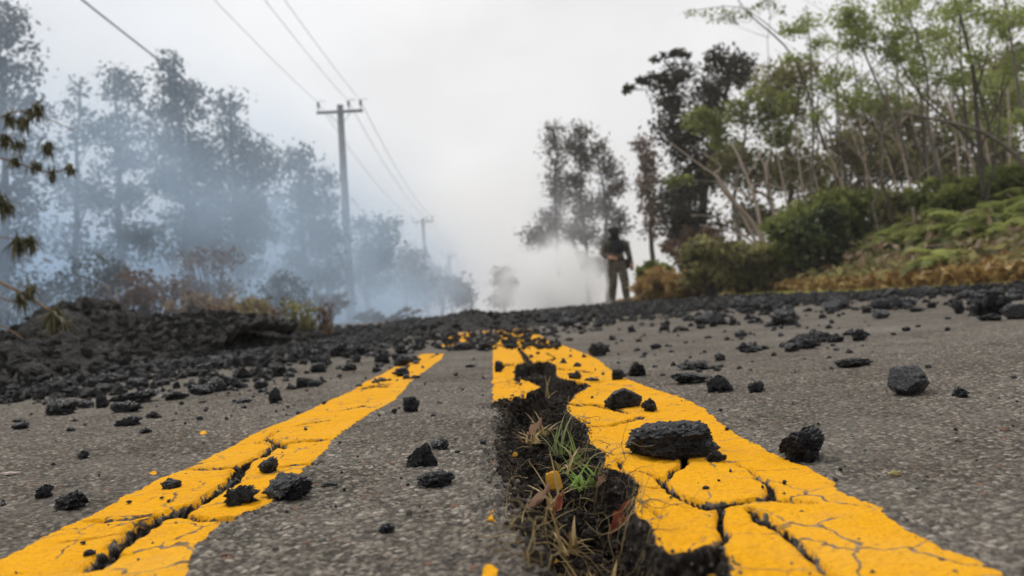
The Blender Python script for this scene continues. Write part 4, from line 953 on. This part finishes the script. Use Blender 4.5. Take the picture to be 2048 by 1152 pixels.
def needles(px, py, L, n=60):
    p = at(px, py, Yb+.1)
    for _ in range(n):
        a = random.uniform(0, 6.3); s_ = random.uniform(.05, .9)
        blade(C, p+RNG.normal(size=3)*.014, (math.cos(a)*s_, math.sin(a)*s_, random.uniform(-1.3, .35)), L*random.uniform(.6, 1.3), .010, random.random(), 1.2, 4)
for px, py, L in ((110, 620, .17), (120, 635, .15), (42, 590, .13), (60, 575, .09), (35, 480, .13), (60, 478, .11), (0, 395, .11), (15, 410, .1), (95, 290, .09), (75, 212, .09), (45, 240, .09), (20, 235, .09), (10, 275, .1), (40, 285, .07), (105, 345, .05), (140, 335, .05), (110, 655, .1), (60, 225, .06), (70, 330, .05), (30, 320, .05)):
    needles(px, py, L)
for b_, nm, mt in ((T, 'trunk', simple_mat('brown_branch', (.22, .13, .075), .8, .2, (.34, .22, .13), 20, .003, 60)), (C, 'needles', leaf_mat('drooping_needles', (.03, .028, .012), (.10, .095, .035), (.24, .21, .09)))):
    o_ = b_.build(nm, mt, root, (0, 0, 0)); o_.location = (-xb, -Yb, 0)

# ------------------------------------------------------------------ utility poles and wires
MAT['pole'] = simple_mat('weathered_pole_wood', (.10, .085, .07), .85, .15, (.17, .15, .125), 4, .01, 12)
MAT['ins'] = simple_mat('grey_insulator', (.16, .16, .17), .4, .5)
MAT['wire'] = simple_mat('grey_cable', (.08, .075, .07), .6, .3)
PX = at(703, 640, 42)[0]
def pole(Y, label, dz=0):
    zg = float(ground(PX, Y)); h = 11.5+dz; root = empty('utility_pole', (PX, Y, zg), label, 'utility pole', 'utility poles along the left verge')
    def part(nm, fn, mt, par=None):
        b_ = Buf(); fn(b_); o_ = link(nm, b_.mesh(nm, nm not in ('crossarm', 'lower_crossarm')), mt, par or root); return o_
    part('pole', lambda b_: b_.tube([(0, 0, -.2), (0, 0, h*.5), (0, 0, h+.15)], [.25, .21, .17], 14), MAT['pole'])
    ca = part('crossarm', lambda b_: (b_.box((0, -.17, h-.25), (2.45, .11, .14)), b_.tube([(-.6, -.17, h-.3), (0, -.14, h-1.0)], .02, 5), b_.tube([(.6, -.17, h-.3), (0, -.14, h-1.0)], .02, 5)), MAT['pole'])
    for xx in (-1.12, .48, 1.12):
        part('insulator', lambda b_: (b_.tube([(xx, -.17, h-.2), (xx, -.17, h+.05), (xx, -.17, h+.06), (xx, -.17, h+.28)], [.03, .03, .085, .06], 10), b_.tube([(xx, -.17, h+.25), (xx, -.17, h+.33)], [.10, .04], 10)), MAT['ins'], ca)
        part('jumper_bracket', lambda b_: b_.tube(smooth([(xx, -.17, h+.28), (xx+.12, -.17, h+.38), (xx+.3, -.17, h+.36), (xx+.36, -.17, h+.30)]), .018, 5), MAT['ins'], ca)
    part('lower_crossarm', lambda b_: b_.box((.1, -.2, h-7.1), (1.1, .07, .08)), MAT['pole'])
    part('cable_clamp', lambda b_: b_.box((0, -.18, h-4.3), (.12, .2, .22)), MAT['ins'])
    return root
YP = [-8, 42, 92, 148, 208, 275]
for Y_, lab in zip(YP[1:], ('nearest and tallest utility pole rising from the smoke', 'second utility pole half sunk in the smoke', 'third utility pole over the tail of the tree row', 'fourth faint utility pole near the road end', 'farthest utility pole barely showing in the haze')): pole(Y_, lab)
def wire(a, b_, sag, r, label, group):
    t = np.linspace(0, 1, 40)[:, None]; q = np.array(a)*(1-t)+np.array(b_)*t; q[:, 2] -= 4*sag*(t*(1-t))[:, 0]
    B = Buf(); B.tube(q, r, 5); tag(B.build('power_line', MAT['wire'], None, tuple(a)), label, 'power line', group)
names = ['left', 'middle', 'outer']
for i in range(4):
    for k, xx in enumerate((-1.12, .48, 1.12)):
        ga, gb = float(ground(PX, YP[i])), float(ground(PX, YP[i+1]))
        wire((PX+xx, YP[i]-.17, ga+11.5+.3), (PX+xx, YP[i+1]-.17, gb+11.5+.3), .9, .011 if i == 0 else .016,
             ('%s high wire running over the camera to the nearest pole' % names[k]) if i == 0 else ('%s high wire between %s utility poles' % (names[k], ('the nearest and second', 'the second and third', 'the third and fourth')[i-1])), 'high wires between the poles')
    wire((PX-.15, YP[i]-.2, 7.4+(.6 if i == 0 else 0)), (PX-.1, YP[i+1]-.2, 7.4), 1.0, .022 if i == 0 else .016, 'thick low cable crossing the upper left sky' if i == 0 else 'low cable between %s utility poles' % (('nearest and second', 'second and third', 'third and fourth')[i-1]), 'low communication cable')
# small signpost beside the person (pale legs in the plume)
# ------------------------------------------------------------------ person
def skin_body(name, joints, edges, radii, sub=2):
    me = bpy.data.meshes.new(name); me.from_pydata(joints, edges, []); o = bpy.data.objects.new(name, me); COL.objects.link(o)
    m = o.modifiers.new('s', 'SKIN'); m.use_smooth_shade = True
    for i, r_ in enumerate(radii): me.skin_vertices[0].data[i].radius = r_ if isinstance(r_, tuple) else (r_, r_); me.skin_vertices[0].data[i].use_root = i == 0
    s2 = o.modifiers.new('ss', 'SUBSURF'); s2.levels = s2.render_levels = sub
    dg = bpy.context.evaluated_depsgraph_get(); ev = o.evaluated_get(dg); m2 = bpy.data.meshes.new_from_object(ev, depsgraph=dg); m2.name = name
    bpy.data.objects.remove(o); return m2
YPn = 18.3; pp = at(1238, 600, YPn); zf = float(ground(pp[0], YPn))
J = []; E = []; Rr = []
def jt(p, r, par=None):
    J.append(p); Rr.append(r); i = len(J)-1
    if par is not None: E.append((par, i))
    return i
pel = jt((0, 0, .98), (.17, .13)); ab = jt((0, -.01, 1.12), (.165, .125), pel); ch_ = jt((0, .0, 1.30), (.20, .14), ab); uc = jt((0, .01, 1.44), (.15, .095), ch_); nk = jt((-.02, -.01, 1.52), .06, uc)
hd0 = jt((-.03, -.02, 1.60), (.08, .09), nk); hd1 = jt((-.035, -.025, 1.70), (.088, .10), hd0); hd2 = jt((-.035, -.02, 1.76), (.06, .07), hd1)
for sgn, kx, kz, ky, fx, fy, fz in ((-1, -.11, .52, -.05, -.12, .05, .10), (1, .12, .50, -.11, .13, -.12, .09)):
    h_ = jt((sgn*.09, 0, .88), .125, pel); k_ = jt((kx, ky, kz), .095, h_); c_ = jt(((kx+fx)/2, (ky+fy)/2+.02, .33), .088, k_); a_ = jt((fx, fy, fz+.03), .072, c_); t_ = jt((fx+sgn*.02, fy-.09, .045), (.06, .055), a_); jt((fx+sgn*.03, fy-.19, .035), (.05, .04), t_)
def arm(sh, el, wr, pl, fdir, thumb):
    a = jt(sh, .088, uc); m1 = jt(tuple((np.array(sh)+el)/2), .08, a); e = jt(el, .07, m1); w_ = jt(wr, .045, e); p_ = jt(pl, (.038, .02), w_)
    f = np.array(fdir, float); f /= np.linalg.norm(f); sd = np.cross(f, [0, -1, 0.1]); sd /= np.linalg.norm(sd)
    for i in range(4):
        b0 = np.array(pl)+sd*(i-1.5)*.019+f*.03; L = (.034, .04, .037, .028)[i]
        q1 = jt(tuple(b0), .0095, p_); q2 = jt(tuple(b0+f*L), .009, q1); jt(tuple(b0+f*L*1.6+np.array([0, .02, -.005])), .008, q2)
    t0 = jt(tuple(np.array(wr)*.5+np.array(pl)*.5+sd*thumb*.035), .011, w_); jt(tuple(np.array(pl)+sd*thumb*.055+f*.02), .009, t0)
arm((-.20, 0, 1.42), (-.28, .0, 1.16), (-.20, -.17, 1.07), (-.12, -.20, 1.06), (.9, -.1, -.1), -1)
arm((.20, 0, 1.42), (.275, .03, 1.16), (.285, -.06, .95), (.29, -.08, .88), (0, -.1, -1), -1)
me = skin_body('person', J, E, Rr)
mc, nt, b = nmat('camouflage_cloth'); N = NT(nt); P = N.obj()
N.l(N.ramp(N.noise(7, 3, P, .6), [(0, (.02, .02, .015)), (.40, (.07, .06, .038)), (.48, (.13, .112, .07)), (.54, (.022, .018, .013)), (.61, (.22, .19, .13))], 'CONSTANT'), b.inputs['Base Color']); b.inputs['Roughness'].default_value = .9
for m_ in (mc, simple_mat('skin', (.55, .30, .18), .5, .3), simple_mat('tan_boot_leather', (.09, .07, .05), .7, .2, (.14, .11, .08), 20), simple_mat('black_hood', (.01, .01, .012), .7, .2)): me.materials.append(m_)
for pf in me.polygons:
    c = pf.center; mi = 0
    if c.z < .14: mi = 2
    elif c.z > 1.53 and abs(c.x+.03) < .14: mi = 3
    elif (c.y < -.165 and .95 < c.z < 1.15) or (c.x > .25 and c.z < .93 and c.y < -.03): mi = 1
    pf.material_index = mi; pf.use_smooth = True
person = link('person', me, None, None, (pp[0], YPn, zf+.005)); person.scale = (1.14, 1.14, 1.0); person.rotation_euler.z = .12
tag(person, 'person in camouflage fatigues, black vest and gas mask one hand at the waist', 'person')
def skin_part(nm, fn, mt):
    b_ = Buf(); fn(b_); return link(nm, b_.mesh(nm), mt, person)
blk = simple_mat('black_nylon', (.008, .008, .011), .75, .2, (.016, .016, .02), 30)
def shell(c, r, p=2.4, n=20, m=12):
    def fn(b_):
        V = []
        for i in range(m+1):
            ph = -math.pi/2+math.pi*i/m
            for j in range(n):
                th = 2*math.pi*j/n; f = lambda t: math.copysign(abs(t)**(2/p), t)
                V.append((c[0]+r[0]*f(math.cos(ph))*f(math.cos(th)), c[1]+r[1]*f(math.cos(ph))*f(math.sin(th)), c[2]+r[2]*f(math.sin(ph))))
        b_.add(V, [(i*n+j, i*n+(j+1) % n, (i+1)*n+(j+1) % n, (i+1)*n+j) for i in range(m) for j in range(n)])
    return fn
skin_part('vest', lambda b_: (shell((0, -.02, 1.33), (.165, .175, .16), 3)(b_), shell((-.07, -.165, 1.27), (.06, .035, .07), 4)(b_), shell((.07, -.165, 1.27), (.06, .035, .07), 4)(b_)), blk)
skin_part('mask', lambda b_: (shell((-.035, -.09, 1.65), (.092, .08, .12), 2.4)(b_), shell((-.03, -.0, 1.53), (.13, .12, .07), 2.4)(b_), b_.tube([(-.035, -.14, 1.63), (-.035, -.20, 1.60)], [.04, .045], 14), b_.tube([(-.07, -.15, 1.70), (-.072, -.165, 1.70)], .026, 12), b_.tube([(0, -.15, 1.70), (.002, -.165, 1.70)], .026, 12)), blk)
skin_part('cap', lambda b_: shell((-.035, -.01, 1.735), (.118, .135, .08), 2.2)(b_), blk)
skin_part('belt', lambda b_: shell((0, 0, 1.03), (.172, .138, .03), 4)(b_), blk)
skin_part('pouch', lambda b_: shell((.21, -.02, .93), (.055, .09, .12), 4)(b_), blk)
skin_part('backpack', lambda b_: shell((0.02, .19, 1.33), (.16, .10, .20), 3)(b_), mc)
B = Buf(); hx = pp[0]+.335; hz = zf+.83
B.box((hx, YPn-.05, hz), (.055, .035, .13)); B.tube([(hx+.015, YPn-.05, hz+.06), (hx+.015, YPn-.05, hz+.16)], .007, 6); B.tube([(hx-.015, YPn-.05, hz+.06), (hx-.015, YPn-.05, hz+.085)], .009, 8); B.box((hx, YPn-.07, hz-.02), (.04, .006, .05))
tag(B.build('handheld_radio', blk, None, (hx, YPn-.05, hz)), 'small black radio with a stub aerial held low in the hand of the walking person', 'radio')

# ------------------------------------------------------------------ smoke, haze
def smoke(name, lo, hi, color, dens, scale, thr, label, hz, soft=(2, 3, 2), step=.6, seed=0., detail=4, aniso=0., sphere=False, contrast=.25):
    lo = np.array(lo, float); hi = np.array(hi, float); c = (lo+hi)/2; e = (hi-lo)/2
    B = Buf(); B.box((0, 0, 0), tuple(hi-lo)); o = link(name, B.mesh(name, False), None, None, tuple(c))
    m = bpy.data.materials.new(name); m.use_nodes = True; nt = m.node_tree; nt.nodes.remove(nt.nodes['Principled BSDF']); N = NT(nt)
    P = nt.nodes.new('ShaderNodeTexCoord').outputs['Object']
    vm = nt.nodes.new('ShaderNodeVectorMath'); vm.operation = 'ADD'; vm.inputs[1].default_value = (seed, seed*.7, seed*1.3); N.l(P, vm.inputs[0])
    mp = nt.nodes.new('ShaderNodeMapping'); mp.inputs['Scale'].default_value = (1, .8, 1.15); N.l(vm.outputs[0], mp.inputs[0])
    n_ = N.noise(scale, detail, mp.outputs[0], .55)
    d = N.maprange(n_, thr, thr+contrast)
    sp = nt.nodes.new('ShaderNodeSeparateXYZ'); N.l(P, sp.inputs[0])
    if sphere:
        sc = nt.nodes.new('ShaderNodeVectorMath'); sc.operation = 'DIVIDE'; sc.inputs[1].default_value = tuple(e); N.l(P, sc.inputs[0])
        ln = nt.nodes.new('ShaderNodeVectorMath'); ln.operation = 'LENGTH'; N.l(sc.outputs[0], ln.inputs[0])
        d = N.math('MULTIPLY', d, N.maprange(N.math('ADD', ln.outputs['Value'], N.math('MULTIPLY', N.math('SUBTRACT', n_, .5), 1.2)), 1.0, .35))
    else:
        for i in range(3):
            a = N.math('SUBTRACT', float(e[i]), N.math('ABSOLUTE', sp.outputs[i]))
            if i < 2: d = N.math('MULTIPLY', d, N.maprange(a, 0, soft[i]))
        d = N.math('MULTIPLY', d, N.math('POWER', N.maprange(sp.outputs[2], float(e[2]), float(-e[2]+hz)), 1.9))
    pv = nt.nodes.new('ShaderNodeVolumePrincipled'); pv.inputs['Color'].default_value = (*color, 1); pv.inputs['Anisotropy'].default_value = aniso
    N.l(N.math('MULTIPLY', d, dens), pv.inputs['Density']); N.l(pv.outputs[0], nt.nodes['Material Output'].inputs['Volume'])
    o.data.materials.append(m); return tag(o, label, kind='stuff')
smoke('smoke', (-38, 8.6, -.2), (-1.2, 56, 10.5), (.64, .80, .98), .25, .28, .40, 'blue smoke drifting through the left trees', 1.5, (8, 6, 2), seed=3.1, contrast=.17, aniso=.45, detail=5)
smoke('smoke', (-19, 38, -5), (3.5, 100, 11), (.78, .87, 1.), .07, .15, .36, 'pale smoke lying over the far end of the left tree row', 1, sphere=True, seed=1.3, contrast=.3, aniso=.4)
smoke('smoke', (-.4, 27, -1.5), (5.2, 36, 3.3), (1., 1., 1.), 2.6, .8, .42, 'white steam plume rising from the road', 1, sphere=True, seed=8.3, contrast=.22, aniso=.3)
smoke('smoke', (-1.5, 30, -.5), (6.8, 42, 7.5), (.94, .96, 1.), .22, .4, .45, 'thin grey smoke rising above the white plume', 1, sphere=True, seed=5.3, contrast=.3, aniso=.4)
B = Buf(); B.box((0, 300, 17.9), (1300, 780, 38.2)); hz_ = link('haze', B.mesh('haze', False)); m = bpy.data.materials.new('haze'); m.use_nodes = True; nt = m.node_tree; nt.nodes.remove(nt.nodes['Principled BSDF'])
pv = nt.nodes.new('ShaderNodeVolumePrincipled'); pv.inputs['Color'].default_value = (.93, .93, .94, 1); pv.inputs['Density'].default_value = .0014; nt.links.new(pv.outputs[0], nt.nodes['Material Output'].inputs['Volume']); hz_.data.materials.append(m); tag(hz_, kind='stuff')

# ------------------------------------------------------------------ sky and sun
w = bpy.data.worlds.new('World'); scene.world = w; w.use_nodes = True; nt = w.node_tree; N = NT(nt); bg = nt.nodes['Background']
SUN_EL, SUN_AZ = 55, -25      # azimuth from +Y toward +X
sky = nt.nodes.new('ShaderNodeTexSky'); sky.sky_type = 'NISHITA'; sky.sun_disc = False; sky.sun_elevation = R(SUN_EL); sky.sun_rotation = R(SUN_AZ); sky.air_density = 1; sky.dust_density = 3
gc = nt.nodes.new('ShaderNodeTexCoord').outputs['Generated']; mp = nt.nodes.new('ShaderNodeMapping'); mp.inputs['Scale'].default_value = (1, 1, 1.7); N.l(gc, mp.inputs[0])
n1 = N.noise(1.9, 5, mp.outputs[0], .5); n2 = N.noise(4.5, 4, mp.outputs[0], .5)
cl = N.ramp(N.math('ADD', N.math('MULTIPLY', n1, .7), N.math('MULTIPLY', n2, .3)), [(.36, (7.3, 7.35, 7.5)), (.5, (7.8, 7.7, 7.6)), (.64, (8.8, 8.75, 8.7))])
N.l(N.mix(.9, sky.outputs[0], cl), bg.inputs[0]); bg.inputs[1].default_value = .1
sd = bpy.data.lights.new('sun', 'SUN'); sd.energy = 1.5; sd.angle = R(12); sd.color = (1, .96, .9); so = bpy.data.objects.new('sun', sd); COL.objects.link(so)
dv = Vector((math.sin(R(SUN_AZ))*math.cos(R(SUN_EL)), math.cos(R(SUN_AZ))*math.cos(R(SUN_EL)), math.sin(R(SUN_EL)))); so.rotation_euler = dv.to_track_quat('Z', 'Y').to_euler()
scene.view_settings.view_transform = 'Standard'; scene.view_settings.look = 'None'; scene.view_settings.exposure = .22; scene.view_settings.gamma = 1
scene.cycles.use_denoising = True; scene.cycles.volume_bounces = 14; scene.cycles.max_bounces = 16; scene.cycles.transparent_max_bounces = 8
scene.cycles.volume_step_rate = 3.0; scene.cycles.volume_max_steps = 96
bpy.context.view_layer.update()
